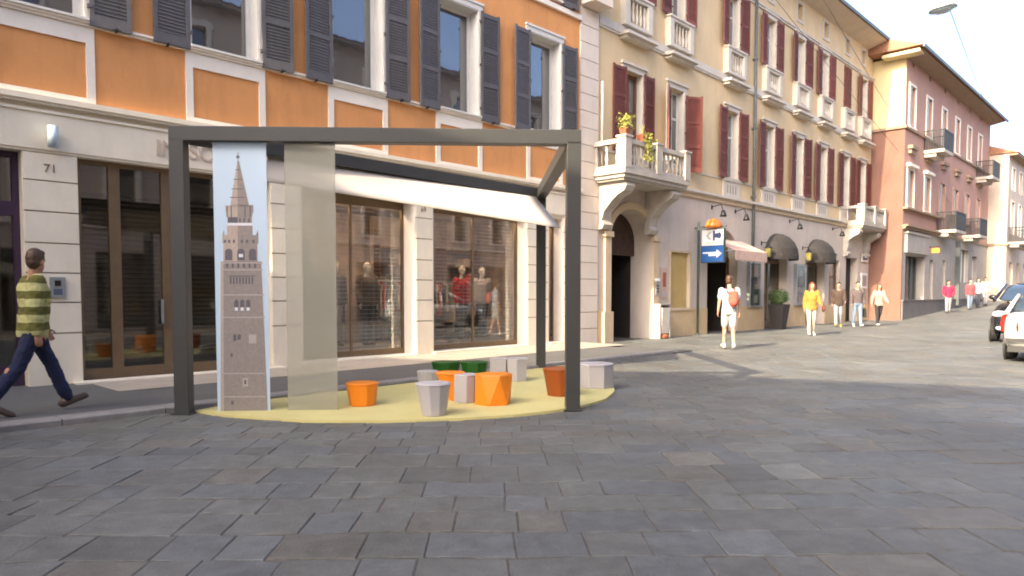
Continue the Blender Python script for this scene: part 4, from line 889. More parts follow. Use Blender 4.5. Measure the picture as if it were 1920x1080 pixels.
# ------------------------------------------------------------------ pergola
ZP = 0.04; PT = 0.165
A = Vector(gnd(346,776)); Bp = Vector(gnd(1073,769)); Cp = Vector(gnd(1014,692))
HT = 3.30
pg = thing('pergola', 'charcoal metal pergola on three square posts with three roof beams', 'pergola', ((A.x+Bp.x)/2, (A.y+Bp.y)/2, 0.03), 0)
o = Vector(pg.location)
def post(p, ang):
    mb = MB(); mb.box(-PT/2,PT/2,-PT/2,PT/2,0,HT-PT+.001); b = mb.build('post', 'pergola', pg, (p.x-o.x,p.y-o.y,p.z-o.z+.012), ang); bevel(b, .006)
    f = MB(); f.box(-PT/2-.03,PT/2+.03,-PT/2-.03,PT/2+.03,0,.012); f.build('base_plate', 'pergola', b, (0,0,-.006))
fb = math.atan2(Bp.y-A.y, Bp.x-A.x); rb = math.atan2(Cp.y-A.y, Cp.x-A.x); sb = math.atan2(Cp.y-Bp.y, Cp.x-Bp.x)
post(A, fb); post(Bp, fb); post(Cp, fb)
ZT_ = .03+HT
def beam(p, q, ang, trim0, trim1, dz=0.0):
    L = (Vector((q.x,q.y,0))-Vector((p.x,p.y,0))).length; mb = MB(); mb.box(trim0,L+trim1,-PT/2,PT/2,-PT,0)
    b = mb.build('beam', 'pergola', pg, (p.x-o.x,p.y-o.y,ZT_-o.z+dz), ang); bevel(b, .006)
beam(A, Bp, fb, -PT/2, PT/2); beam(A, Cp, rb, PT*.9, -.135, -.002); beam(Bp, Cp, sb, PT/2+.01, PT/2, -.004)
# hanging panels in the front of the frame
def gp(x, y): return Vector(gnd(x, y))
def front(px):                                             # the point of the front beam line in the column px
    p = gp(px, 774); t = (p.x-A.x)/(Bp.x-A.x); return Vector((p.x, A.y+(Bp.y-A.y)*t, 0.03))
f0, f1 = front(412), front(508); wP = f1.x-f0.x; hP = HT-PT-.01
t = thing('printed_panel', 'tall pale blue translucent panel printed with a brick bell tower, hung from the charcoal frame', 'panel', (f0.x, f0.y, .045), fb)
mb = MB(); mb.box(0,wP,-.006,.006,0,hP); mb.build('sheet', 'bluesheet', t)
def tw(px, py):                                            # photo coordinates of the print, as a share of the sheet
    l, r = 402+(py-258)*.0205, 505+(py-258)*.006
    return ((px-l)/(r-l)*wP, (776-py)/518*hP)
def tp(pts, lay): return [tw(*p) for p in pts], -.0065-.0012*lay-.0008, -.0065-.0012*lay
mb = MB()
def tpr(pts, mi, lay=0): q, y0, y1 = tp(pts, lay); mb.prism(q, y0, y1, mi)
tpr([(418,776),(418,484),(494,484),(504,776)], 1)
tpr([(418,776),(418,484),(423,484),(424,776)], 0, 1)
tpr([(450,380),(436,380),(450,294)], 0); tpr([(450,380),(450,294),(453,294),(472,380)], 1)
tpr([(450.3,294),(450.3,278),(451.7,278),(451.7,294)], 2); tpr([(448,289),(448,284),(454,284),(454,289)], 2, 1)
tpr([(450,400),(430,400),(427,386),(427,378),(450,378)], 0); tpr([(450,400),(450,377),(480,377),(480,388),(477,400)], 1)
tpr([(450,411),(431,411),(431,400),(450,400)], 2); tpr([(450,411),(450,400),(477,400),(477,411)], 1)
for x in (433,441,453,461,470): tpr([(x,410),(x,402),(x+3,402),(x+3,410)], 2, 1)
tpr([(431,416),(431,411),(478,411),(478,416)], 3, 1)
tpr([(450,434),(430,434),(430,416),(450,416)], 0); tpr([(450,434),(450,416),(478,416),(478,434)], 1)
tpr([(450,450),(421,450),(421,432),(425,432),(425,434),(450,434)], 0); tpr([(450,450),(450,434),(485,434),(485,430),(489,430),(489,450)], 1)
tpr([(450,484),(423,484),(423,450),(450,450)], 0); tpr([(450,484),(450,450),(487,450),(487,484)], 1)
for x in (426,449,471): tpr([(x,482)]+[(x+7-7*math.cos(math.pi*i/8),466-6*math.sin(math.pi*i/8)) for i in range(9)]+[(x+14,482)], 2, 1)
tpr([(452,476),(452,470),(460,470),(460,476)], 3, 2)
for i in range(6): x = 428+i*10.5; tpr([(x,496),(x,488),(x+4,488),(x+4,496)], 2, 1)
tpr([(434,513),(434,511),(482,511),(482,513)], 2, 1)
for i in range(8): x = 435+i*5.8; tpr([(x,527),(x,514),(x+3.2,514),(x+3.2,527)], 2, 1)
for i in range(3): x = 443+i*11; tpr([(x,578),(x,560),(x+4,556),(x+8,560),(x+8,578)], 2, 1); tpr([(x+1,578),(x+1,572),(x+7,572),(x+7,578)], 3, 2)
tpr([(441,636),(441,624),(447,624),(447,636)], 2, 1); tpr([(449,634),(449,624),(455,624),(455,634)], 2, 1); tpr([(470,641),(470,624),(484,624),(484,641)], 4, 1)
tpr([(436,667),(436,660),(440,660),(440,667)], 2, 1); tpr([(458,724),(458,708),(468,708),(468,724)], 4, 1); tpr([(461,720),(461,712),(465,712),(465,720)], 2, 2); tpr([(437,759),(437,752),(442,752),(442,759)], 2, 1)
for y in (486,499,547,590): tpr([(420,y+2),(420,y),(497+(y-486)*.03,y),(497+(y-486)*.03,y+2)], 4, 1)
for y in (310,328,346,362): w_ = (y-292)*.21; tpr([(450-w_,y+1.5),(450-w_,y),(450.5+w_,y),(450.5+w_,y+1.5)], 2, 1)
for x in (429,437,463,473): tpr([(x,400),(x,379),(x+2,379),(x+2,400)], 2, 1)
for x in (424,432,441,456,466,478): tpr([(x,449),(x,443),(x+4,443),(x+4,449)], 2, 1)
for x in (421,485): tpr([(x+1,432),(x+2.5,424),(x+4,432)], 1)
tpr([(423,700),(423,698),(499,698),(499,700)], 4, 1); tpr([(424,745),(424,743),(500,743),(500,745)], 4, 1)
M['towere'] = mat('printed_brick_pale', (0.36,0.33,0.32), 0.6, 0.1, 30, 0)
mb.build('tower_print', ('towera','towerb','towerc','towerd','towere'), t)
mb = MB(); mb.box(-.004,wP+.004,-.012,.012,hP-.03,hP); mb.build('hem_rail', 'bluesheet', t)
f0, f1 = front(540), front(632); wQ = f1.x-f0.x
t = thing('blank_panel', 'tall plain tan translucent panel, hung from the charcoal frame beside the printed one', 'panel', (f0.x, f0.y+.012, .05), fb)
mb = MB(); mb.box(0,wQ,-.006,.006,0,hP-.005); mb.build('sheet', 'tansheet', t); mb = MB(); mb.box(-.004,wQ+.004,-.012,.012,hP-.035,hP-.005); mb.build('hem_rail', 'tansheet', t)
# cream sail slung below the rear beam
def rear(tt, off=0): return Vector((A.x+(Cp.x-A.x)*tt, A.y+(Cp.y-A.y)*tt, 0))
def zat(px, py, P): return atY(px, py, P.y).z
a0 = rear(.17); b0 = rear(.985); sd_ = Vector((math.sin(rb),-math.cos(rb),0))
PA = Vector((a0.x, a0.y, 3.15)); PB = Vector((b0.x, b0.y, 0)); PB = atY(1003,368,b0.y-.14)
PC = atY(1051,428,Cp.y-1.15); PD = atY(492,340,a0.y-.12)
mb = MB(); n, m = 16, 5; rows = []
for j in range(m+1):
    rows.append([(PA.lerp(PB, i/n)).lerp(PD.lerp(PC, i/n), j/m) - Vector((0,0,.018*math.sin(math.pi*i/n)*math.sin(math.pi*j/m))) for i in range(n+1)])
for j in range(m):
    for i in range(n): mb.face([rows[j][i],rows[j][i+1],rows[j+1][i+1],rows[j+1][i]], 0, True)
sl = mb.build('shade_sail', 'sail', weld=True); tag(sl, 'cream canvas sail stretched below the rear beam of the charcoal frame', 'shade sail')
md = sl.modifiers.new('thick', 'SOLIDIFY'); md.thickness = .008
mb = MB(); mb.tube(PB, (Cp.x-.02,Cp.y-.1,ZT_-PT),.008,n=6); mb.tube(PA, (a0.x,a0.y,ZT_-PT),.008,n=6); mb.build('sail_cord', 'wire', sl)
# yellow deck: a flat round segment along the kerb
pts = [gnd(*q)[:2] for q in [(366,774),(420,782),(500,788.5),(570,792),(640,793.5),(720,793),(800,791),(880,787.5),(960,782.5),(1030,775),(1090,766),(1135,752),(1152,738),(1150,722),(1136,706),(1112,696)]]
kd = KERB_D+.262
tail = [W(s, kd)[:2] for s in (11.2, 9.5, 8, 6.5, 5, 3.9)]
poly = [p for p in pts if sd(*p)[1] > kd-.02]
poly = poly + [tuple(x) for x in tail]
c0 = (sum(p[0] for p in poly)/len(poly), sum(p[1] for p in poly)/len(poly))
mb = MB(); top = [(x-c0[0], y-c0[1], zg(sd(x,y)[0])+.030-.03) for x, y in poly]; bot = [(x, y, z-.035) for x, y, z in top]
k = len(top); mb.v += top+bot; mb.f += [tuple(range(k)), tuple(range(2*k-1,k-1,-1))]; mb.m += [0,0]; mb.sm += [False]*2
for i in range(k): mb.f.append((i,(i+1)%k,k+(i+1)%k,k+i)); mb.m.append(0); mb.sm.append(False)
dk = mb.build('yellow_deck', 'platform', None, (c0[0], c0[1], .03)); tag(dk, 'flat pale yellow deck with a rounded edge laid on the street along the kerb', 'deck')
DZ = .032
def stool(px0, px1, pb0, pb1, ytop, ybot, m, label, n=10, ph=0.2, cat='stool', anti=False, gb=None, grp='moulded stools on the yellow deck', depthscale=1.0):
    yb_ = gb or ybot; base = Vector(gnd((pb0+pb1)/2, yb_, 0)); Yc = base.y
    r1 = (pb1-pb0)/2/FPX*Yc/math.cos(0); r0 = (px1-px0)/2/FPX*Yc
    Yc2 = Yc + r1*depthscale; base = Vector(((( pb0+pb1)/2-CX)/FPX*Yc2, Yc2, zg(sd(base.x,base.y)[0])+DZ))
    h = atY((px0+px1)/2, ytop, Yc2-r0*.9).z - base.z
    off = ((px0+px1)/2-(pb0+pb1)/2)/FPX*Yc
    t = thing('moulded_stool', label, cat, base, 0, grp); mb = MB()
    rg = lambda r, z, dx=0, p=ph: [(dx+r*math.cos(p+2*math.pi*i/n), r*math.sin(p+2*math.pi*i/n), z) for i in range(n)]
    if anti:
        lo, hi = rg(r1,0), rg(r0,h-.02,off,ph+math.pi/n)
        for i in range(n):
            j = (i+1)%n; mb.face([lo[i],lo[j],hi[i]]); mb.face([hi[i],lo[j],hi[j]])
        mb.face(lo[::-1])
    else: mb.loft([rg(r1,0),rg(r0,h-.02,off)], 0, False)
    b = mb.build('base', m, t); bevel(b, .006)
    mb = MB(); mb.loft([rg(r0+.004,h-.02,off),rg(r0+.006,h-.012,off),rg(r0-.004,h,off)], 0, False)
    if anti: mb = MB(); q = ph+math.pi/n; mb.loft([rg(r0+.004,h-.02,off,q),rg(r0-.004,h,off,q)],0,False)
    mb.build('seat_top', m, t)
    return t
stool(647,708,654,703,720,768,'seatorange','orange tapered stool standing alone beside the tan panel')
stool(778,845,790,836,721,787,'seatgrey','pale grey tapered stool nearest the front edge of the yellow deck')
stool(816,872,842,868,700,757,'seatorange','orange tapered stool half hidden behind the front grey stool')
stool(850,894,850,892,703,761,'seatgrey','grey straight stool squeezed between two orange ones', 8)
stool(889,962,887,960,704,767,'seatorange','large orange stool with slanting facets in the middle of the deck', 6, 0.35, anti=True)
stool(781,822,784,820,697,722,'seatgrey','pale grey stool behind the front grey stool, mostly hidden', 10, .2, gb=727)
stool(808,864,814,858,680,706,'seatgreen','dark green stool, left one of the green pair', 8, .3, gb=712)
stool(862,916,868,912,680,706,'seatgreen','dark green stool, right one of the green pair', 8, .3, gb=712)
stool(918,958,918,956,672,718,'seatgrey','grey faceted stool directly right of the green pair', 6, .1)
stool(948,992,950,990,673,720,'seatgrey','grey faceted stool left of the rear post', 6, .5)
stool(1017,1085,1026,1080,693,749,'seatrust','burnt orange tapered stool behind the right front post')
stool(1078,1153,1080,1152,684,734,'seatgrey','wide pale grey straight stool right of the right front post', 8, .39)
# ------------------------------------------------------------------ people
def skin_mat(name, col):
    m = mat(name, col, 0.55, 0.05, 8, 0.05, 80); nt = m.node_tree; b = nt.nodes['Principled BSDF']
    at = nt.nodes.new('ShaderNodeAttribute'); at.attribute_name = 'face'
    src = b.inputs['Base Color'].links[0].from_socket
    mx = nt.nodes.new('ShaderNodeMixRGB'); mx.blend_type = 'MULTIPLY'; mx.inputs['Fac'].default_value = 1
    nt.links.new(src, mx.inputs['Color1']); nt.links.new(at.outputs['Color'], mx.inputs['Color2']); nt.links.new(mx.outputs['Color'], b.inputs['Base Color'])
    b.inputs['Subsurface Weight'].default_value = 0.05
    return m
M['skin'] = skin_mat('skin', (0.50, 0.29, 0.20)); M['skintan'] = skin_mat('tanned_skin', (0.42, 0.22, 0.14))
M['mannequin'] = skin_mat('mannequin_shell', (0.55, 0.52, 0.48))
M['hairbrown'] = mat('brown_hair', (0.07, 0.038, 0.022), 0.5, 0.35, 40, 0.5, 120); M['hairdark'] = mat('dark_hair', (0.02, 0.015, 0.012), 0.45, 0.3, 40, 0.4, 120)
M['hairred'] = mat('auburn_hair', (0.14, 0.05, 0.022), 0.5, 0.35, 40, 0.4, 120)
def cloth(k, c): M[k] = mat(k, c, 0.9, 0.12, 9, 0.35, 70)
cloth('navy_denim', (0.016,0.022,0.058)); cloth('white_shirt', (0.34,0.39,0.44)); cloth('white_shorts', (0.37,0.36,0.35)); cloth('red_pack', (0.50,0.09,0.06)); cloth('amber_jacket', (0.36,0.18,0.035))
cloth('white_trousers', (0.40,0.38,0.32)); cloth('brown_jacket', (0.06,0.04,0.03)); cloth('grey_trousers', (0.26,0.27,0.29)); cloth('taupe_jumper', (0.09,0.07,0.07)); cloth('pale_jeans', (0.15,0.20,0.27))
cloth('cream_jacket', (0.30,0.26,0.21)); cloth('black_trousers', (0.03,0.027,0.03)); cloth('white_shoe', (0.5,0.48,0.46)); cloth('tan_shoe', (0.26,0.14,0.07)); cloth('dark_shoe', (0.10,0.075,0.06)); cloth('ochre_shoe', (0.55,0.33,0.08))
cloth('crimson_top', (0.42,0.02,0.06)); cloth('plum_top', (0.20,0.06,0.07)); cloth('sand_top', (0.5,0.44,0.3)); cloth('yellow_top', (0.60,0.52,0.16)); cloth('black_bag', (0.02,0.02,0.02)); cloth('brown_bag', (0.14,0.04,0.03)); cloth('red_jumper', (0.42,0.03,0.035)); cloth('dark_slate', (0.05,0.055,0.07)); cloth('stone_coat', (0.34,0.31,0.29))
def striped():
    m = mat('striped_fleece', (0.3,0.3,0.1), 0.95, 0.1, 9, 0.5, 90); nt = m.node_tree; b = nt.nodes['Principled BSDF']
    tc = nt.nodes.new('ShaderNodeTexCoord'); sp = nt.nodes.new('ShaderNodeSeparateXYZ'); nt.links.new(tc.outputs['Object'], sp.inputs[0])
    nz = nt.nodes.new('ShaderNodeTexNoise'); nz.inputs['Scale'].default_value = 7; nt.links.new(tc.outputs['Object'], nz.inputs['Vector'])
    ma = nt.nodes.new('ShaderNodeMath'); ma.operation = 'MULTIPLY_ADD'; ma.inputs[1].default_value = 0.035; nt.links.new(nz.outputs['Fac'], ma.inputs[0]); nt.links.new(sp.outputs['Z'], ma.inputs[2])
    mo = nt.nodes.new('ShaderNodeMath'); mo.operation = 'MULTIPLY'; mo.inputs[1].default_value = 2*math.pi/0.168; nt.links.new(ma.outputs[0], mo.inputs[0])
    si = nt.nodes.new('ShaderNodeMath'); si.operation = 'SINE'; nt.links.new(mo.outputs[0], si.inputs[0])
    rp = nt.nodes.new('ShaderNodeValToRGB'); rp.color_ramp.elements[0].position = 0.46; rp.color_ramp.elements[0].color = (0.12,0.115,0.028,1); rp.color_ramp.elements[1].position = 0.54; rp.color_ramp.elements[1].color = (0.44,0.43,0.19,1)
    mr = nt.nodes.new('ShaderNodeMapRange'); mr.inputs['From Min'].default_value = -1; nt.links.new(si.outputs[0], mr.inputs['Value']); nt.links.new(mr.outputs[0], rp.inputs['Fac'])
    n2 = nt.nodes.new('ShaderNodeTexNoise'); n2.inputs['Scale'].default_value = 25; n2.inputs['Detail'].default_value = 6; nt.links.new(tc.outputs['Object'], n2.inputs['Vector'])
    mm = nt.nodes.new('ShaderNodeMapRange'); mm.inputs['To Min'].default_value = .7; mm.inputs['To Max'].default_value = 1.3; nt.links.new(n2.outputs['Fac'], mm.inputs['Value'])
    mx = nt.nodes.new('ShaderNodeMixRGB'); mx.blend_type = 'MULTIPLY'; mx.inputs['Fac'].default_value = 1; nt.links.new(rp.outputs['Color'], mx.inputs['Color1']); nt.links.new(mm.outputs[0], mx.inputs['Color2'])
    nt.links.new(mx.outputs['Color'], b.inputs['Base Color']); return m
M['striped_fleece'] = striped()
def fuse(mb, name, mats, vox, sm=4, fold=0.0, seed=0):       # several closed solids -> one continuous skin
    me = mb.mesh(name, mats); ob_ = bpy.data.objects.new(name, me); C.objects.link(ob_)
    r = ob_.modifiers.new('r', 'REMESH'); r.mode = 'VOXEL'; r.voxel_size = vox; r.use_smooth_shade = True
    s = ob_.modifiers.new('s', 'SMOOTH'); s.factor = 0.5; s.iterations = sm
    dg = bpy.context.evaluated_depsgraph_get(); out = bpy.data.meshes.new_from_object(ob_.evaluated_get(dg)); bpy.data.objects.remove(ob_)
    out.name = name; out.materials.clear()
    for mm in (mats if isinstance(mats, (list,tuple)) else [mats]): out.materials.append(M[mm])
    if fold:
        no = [v.normal.copy() for v in out.vertices]
        for v, n in zip(out.vertices, no):
            p = v.co; k = noise.noise(Vector((p.x*7+seed, p.y*7, p.z*11)))*0.6 + noise.noise(Vector((p.x*16, p.y*16+seed, p.z*26)))*0.4
            v.co = p + n*k*fold
    for p in out.polygons: p.material_index = 0; p.use_smooth = True
    return out
def dirv(a, side=0.0): return Vector((math.sin(a)*math.cos(side), math.sin(side), -math.cos(a)*math.cos(side)))
def person(label, loc, rz, H=1.76, skin='skin', legs=((0,0),(0,0)), arms=((0,10,8),(0,10,8)), top=('white_shirt','long'), bottom=('navy_denim','long'), shoes='dark_shoe', hair=('hairbrown','short'),
           lean=0.0, yaw=0.0, nod=0.0, sex='m', vox=0.010, coat=0.0, fold=0.013, group=None, name='person', cat='person', face=True, group_parts=None):
    """local frame: walks towards +x, left is +y. legs: (thigh swing, knee bend) right, left; arms: (swing, elbow, out) right, left - degrees"""
    k = H/1.76; t = thing(name, label, cat, loc, rz, group)
    S = 0.185 if sex == 'm' else 0.165; hipw = 0.088 if sex == 'm' else 0.092
    J = {}
    lows = []
    for i, sgn in ((0,-1),(1,1)):
        th, kn = R(legs[i][0]), R(legs[i][1]); h = Vector((0, sgn*hipw, 0.0)); kp = h + dirv(th)*0.43; ap = kp + dirv(th-kn)*0.42
        J['hip%d'%i], J['knee%d'%i], J['ank%d'%i] = h, kp, ap
        fa = th-kn; pitch = max(-.6, min(.5, fa*0.85)); J['fp%d'%i] = pitch
        heel = ap + Vector((-.055*math.cos(pitch)+.08*math.sin(-pitch)*0, 0, -.075-.05*math.sin(-pitch)*0)); toe = ap + Vector((.19*math.cos(pitch), sgn*.02, -.065+.19*math.sin(pitch)))
        heel = ap + Vector((-.05, 0, -.07 - .05*math.sin(pitch)))
        J['heel%d'%i], J['toe%d'%i] = heel, toe; lows += [heel.z-.03, toe.z-.025]
    lift = -min(lows)
    for q in list(J):
        if isinstance(J[q], Vector): J[q] = J[q] + Vector((0,0,lift))
    pz = lift; ln = R(lean); up = Vector((math.sin(ln), 0, math.cos(ln)))
    def T(z, x=0.0, y=0.0): return Vector((0,0,pz)) + up*z + Vector((math.cos(ln),0,-math.sin(ln)))*x + Vector((0,y,0))
    for i, sgn in ((0,-1),(1,1)):
        sw, el, out = [R(a) for a in arms[i]]; sh = T(.485, -.01, sgn*S); e = sh + dirv(sw, sgn*out)*.285; d2 = dirv(sw+el, sgn*out*.4); w = e + d2*.25
        J['sh%d'%i], J['el%d'%i], J['wr%d'%i], J['hd%d'%i] = sh, e, w, d2
    def torso(mb, g, lo=-.10, hi=.53, chest=1.0):
        m = 1 if sex == 'm' else 0; secs = [(-.10,.105,.150,0),(-.02,.118,.170,0),(.08,.108,.152 if m else .140,.005),(.18,.105,.146 if m else .130,.008),(.30,.118,.165 if m else .148,.008),(.40,.120,.185 if m else .160,.0),(.47,.095,.185 if m else .158,-.01),(.52,.065,.110,-.015),(.55,.05,.06,-.012)]
        rings = []
        for z, rx, ry, x in secs:
            if z < lo or z > hi: continue
            if sex == 'f' and .25 < z < .41: x += .018
            rings.append([T(z, x+(rx*chest+g)*math.cos(a), (ry+g)*math.sin(a)) for a in [2*math.pi*q/18 for q in range(18)]])
        mb.loft(rings)
    # ---- body
    mb = MB(); torso(mb, 0)
    nb, hc = T(.50,-.01), T(.715,.015)
    mb.cap(nb, T(.64,.0), .058, .052)
    Rh = Matrix.Rotation(R(yaw), 3, 'Z') @ Matrix.Rotation(R(nod)+ln, 3, 'Y')
    hp = lambda x, y, z: hc + Rh @ Vector((x,y,z))
    mb.ell(hp(-.01,0,.03), (.098,.076,.105), rot=Rh); mb.ell(hp(.03,0,-.045), (.068,.058,.075), rot=Rh); mb.ell(hp(.055,0,-.085), (.036,.036,.028), rot=Rh)
    mb.cap(hp(.088,0,.015), hp(.110,0,-.026), .010, .016); mb.ell(hp(.082,0,-.062),(.018,.026,.010), rot=Rh)
    for sgn in (-1,1): mb.ell(hp(-.005,sgn*.077,-.012),(.022,.010,.032), rot=Rh); mb.ell(hp(.075,sgn*.034,.028),(.02,.024,.008), rot=Rh)
    for i, sgn in ((0,-1),(1,1)):
        mb.cap(J['sh%d'%i], J['el%d'%i], .052, .040); mb.cap(J['el%d'%i], J['wr%d'%i], .040, .027)
        w, d = J['wr%d'%i], J['hd%d'%i]; side = Vector((1,0,0)); fwd = (side - d*side.dot(d)).normalized(); lat = d.cross(fwd)*(-sgn)
        mb.ell(w + d*.055, (.040,.018,.052), rot=Matrix((fwd, d.cross(fwd), d)).transposed())
        for f, (off, L) in enumerate(((.030,.066),(.010,.076),(-.010,.072),(-.029,.056))):
            p0 = w + d*.085 + fwd*off; cu = lat*(-1)
            p1 = p0 + (d + cu*.25).normalized()*L*.45; p2 = p1 + (d + cu*(.7+.08*f)).normalized()*L*.32; p3 = p2 + (d + cu*1.2).normalized()*L*.26
            mb.cap(p0,p1,.0095,.009,8); mb.cap(p1,p2,.009,.0085,8); mb.cap(p2,p3,.0085,.0075,8)
        p0 = w + d*.025 + fwd*.028; p1 = p0 + (d*.7+fwd*.7-lat*.25).normalized()*.045; mb.cap(p0,p1,.013,.011,8); mb.cap(p1, p1+(d+fwd*.25-lat*.3).normalized()*.034,.011,.009,8)
        mb.cap(J['hip%d'%i], J['knee%d'%i], .082, .055); mb.cap(J['knee%d'%i], J['ank%d'%i], .055, .036); c = J['knee%d'%i].lerp(J['ank%d'%i], .3); mb.ell(c + Vector((-.018,0,0)), (.045,.045,.10))
        mb.cap(J['ank%d'%i], J['heel%d'%i], .036, .030); mb.cap(J['heel%d'%i]+Vector((0,0,.005)), J['toe%d'%i], .032, .026)
    me = fuse(mb, 'body', skin, vox, 3)
    at = me.color_attributes.new('face', 'FLOAT_COLOR', 'POINT'); cols = []
    eyes = [hp(.088,s*.032,.008) for s in (-1,1)]; lip = hp(.094,0,-.060); inv = Rh.transposed()
    for v in me.vertices:
        c = (1,1,1,1)
        if face and min((v.co-q).length for q in eyes) < .014: c = (.12,.13,.16,1)
        elif face and abs((inv@(v.co-lip)).z) < .008 and abs((inv@(v.co-lip)).y) < .024 and (inv@(v.co-lip)).x > -.03: c = (.85,.45,.42,1)
        cols += c
    at.data.foreach_set('color', cols)
    link('body', me, t)
    # ---- clothes: the same limbs a little larger
    g = .014+coat
    if top:
        mb = MB(); torso(mb, g, -.06 if coat < .01 else -.10, .53)
        for i, sgn in ((0,-1),(1,1)):
            sh, e, w = J['sh%d'%i], J['el%d'%i], J['wr%d'%i]; mb.cap(sh, sh.lerp(e, .62) if top[1] == 'short' else e, .060+g, .052+g*.9)
            if top[1] != 'short': mb.cap(e, e.lerp(w, .93), .052+g*.9, .036+g*.8)
        if coat > .02:
            for q in range(10): a = 2*math.pi*q/10; b = 2*math.pi*(q+1)/10; mb.cap(T(.555,-.03+.075*math.cos(a),.085*math.sin(a)), T(.555,-.03+.075*math.cos(b),.085*math.sin(b)), .026,.026,8)
            mb.ell(T(.50,-.115),(.055,.115,.085))
        link('jacket' if coat > 0 else 'shirt', fuse(mb, 'shirt', top[0], vox*.9, 5, fold, hash(label)%50), t)
    if bottom:
        mb = MB(); secs = [(-.11,.112,.155),(-.02,.126,.178),(.07,.112,.155)]
        mb.loft([[T(z, (rx+.008)*math.cos(a), (ry+.006)*math.sin(a)) for a in [2*math.pi*q/18 for q in range(18)]] for z, rx, ry in secs])
        for i in (0,1):
            h, kn, an = J['hip%d'%i], J['knee%d'%i], J['ank%d'%i]; wide = .018 if sex == 'm' else .010
            if bottom[1] == 'short': mb.cap(h, h.lerp(kn,.86), .098, .086)
            else: mb.cap(h, kn, .098, .064+wide*.6); mb.cap(kn, kn.lerp(an,.97), .064+wide*.6, .046+wide)
        link('shorts' if bottom[1] == 'short' else 'trousers', fuse(mb, 'trousers', bottom[0], vox*.9, 4, fold*.9, 3), t)
    if shoes:
        for i in (0,1):
            h, to, an = J['heel%d'%i], J['toe%d'%i], J['ank%d'%i]; mb = MB()
            mb.cap(h+Vector((0,0,.012)), to, .040, .034); mb.cap(h+Vector((.01,0,-.008)), to+Vector((.012,0,-.008)), .030, .030); mb.cap(an+Vector((-.01,0,-.01)), h.lerp(to,.35)+Vector((0,0,.02)), .046,.040)
            link('shoe', fuse(mb, 'shoe', shoes, .007, 2), t)
    if hair:
        mb = MB(); mb.ell(hp(-.022,0,.042), (.103,.085,.105), rot=Rh); mb.ell(hp(-.05,0,-.005), (.068,.076,.085), rot=Rh); mb.ell(hp(.035,0,.10), (.055,.06,.04), rot=Rh)
        if hair[1] == 'long':
            mb.ell(hp(-.055,0,-.09), (.06,.088,.14), rot=Rh)
            for sgn in (-1,1): mb.cap(hp(.0,sgn*.075,.03), hp(-.01,sgn*.085,-.19), .032,.024)
        link('hair', fuse(mb, 'hair', hair[0], .008, 2, .012, 2), t)
    t.scale = (k,k,k); return t, J, T
def pose_loc(px, py, off=0.0): p = gnd(px, py, off); return Vector(p)
# man on the left, striding along the pavement
p = W(1.95, -9.25, zg(2)+.071)
pm, J, T = person('man in an olive striped hooded fleece and dark jeans striding along the left pavement', p, RZ, 1.80, 'skintan', legs=((-21,15),(24,3)), arms=((-9,14,8),(8,18,8)),
    top=('striped_fleece','long'), bottom=('navy_denim','long'), shoes='dark_shoe', hair=('hairbrown','short'), lean=3, yaw=45, nod=6, vox=.0075, coat=.020, fold=.018)
# man seen from behind with the red backpack
p = pose_loc(1366, 655)
t, J, T = person('man seen from behind in white shirt and white shorts with a red backpack', p, R(84), 1.76, 'skin', legs=((-6,10),(10,2)), arms=((-4,10,9),(6,12,9)), top=('white_shirt','short'), bottom=('white_shorts','short'),
    shoes='white_shoe', hair=('hairbrown','short'), yaw=-25, nod=4, vox=.010, coat=.006)
bk = thing('backpack', 'red backpack hanging on the back of the man in white', 'backpack', p, R(84)); bk.scale = t.scale
mb = MB(); c = T(.27,-.215,-.055); mb.ell(c,(.085,.125,.20)); mb.ell(c+Vector((-.045,0,-.06)),(.06,.10,.10)); mb.cap(c+Vector((0,-.07,.15)), c+Vector((0,.07,.15)),.05,.05); link('bag', fuse(mb,'bag','red_pack',.009,3,.006,4), bk)
mb = MB()
for y in (-.10,.07):
    q = [T(.42,-.17,y),T(.535,-.06,y*1.05),T(.50,.07,y*1.1),T(.36,.145,y*1.2),T(.20,.12,y*1.7),T(.14,-.10,y*1.5)]
    for a_, b_ in zip(q, q[1:]): mb.cap(a_,b_,.018,.018,8)
link('strap', fuse(mb,'strap','brown_bag',.008,1), bk)
p = pose_loc(1521, 629)
t, J, T = person('woman in amber jacket and white trousers with long auburn hair', p, R(-100), 1.68, 'skin', legs=((8,4),(-8,10)), arms=((-10,14,8),(12,50,10)), top=('amber_jacket','long'), bottom=('white_trousers','long'),
    shoes='white_shoe', hair=('hairred','long'), sex='f', vox=.011, coat=.010)
hb = thing('handbag', 'dark red handbag at the side of the woman in the amber jacket', 'handbag', p, R(-100)); mb = MB(); c = J['hd1']*.12+J['wr1']+Vector((0,.03,-.12)); mb.ell(c,(.13,.045,.11)); link('bag', fuse(mb,'bag','brown_bag',.009,2), hb)
mb = MB(); q = [c+Vector((-.08,0,.08)), c+Vector((-.03,0,.2)), c+Vector((.03,0,.2)), c+Vector((.08,0,.08))]
for a_, b_ in zip(q, q[1:]): mb.tube(a_, b_, .008, n=6)
mb.build('handle', 'brown_bag', hb)
person('man in dark brown jacket and ochre shoes, left of three walking abreast', pose_loc(1571,613), R(-112), 1.76, 'skin', legs=((14,3),(-12,14)), arms=((-10,40,8),(10,45,8)), top=('brown_jacket','long'), bottom=('grey_trousers','long'), shoes='ochre_shoe', hair=('hairdark','short'), vox=.012, coat=.012)
p = pose_loc(1607,613)
t, J, T = person('man in a dark taupe jumper and pale jeans, middle one of three walking abreast', p, R(-100), 1.78, 'skin', legs=((-8,12),(12,3)), arms=((8,14,12),(-6,14,10)), top=('taupe_jumper','long'), bottom=('pale_jeans','long'), shoes='white_shoe', hair=('hairdark','short'), vox=.012, coat=.008)
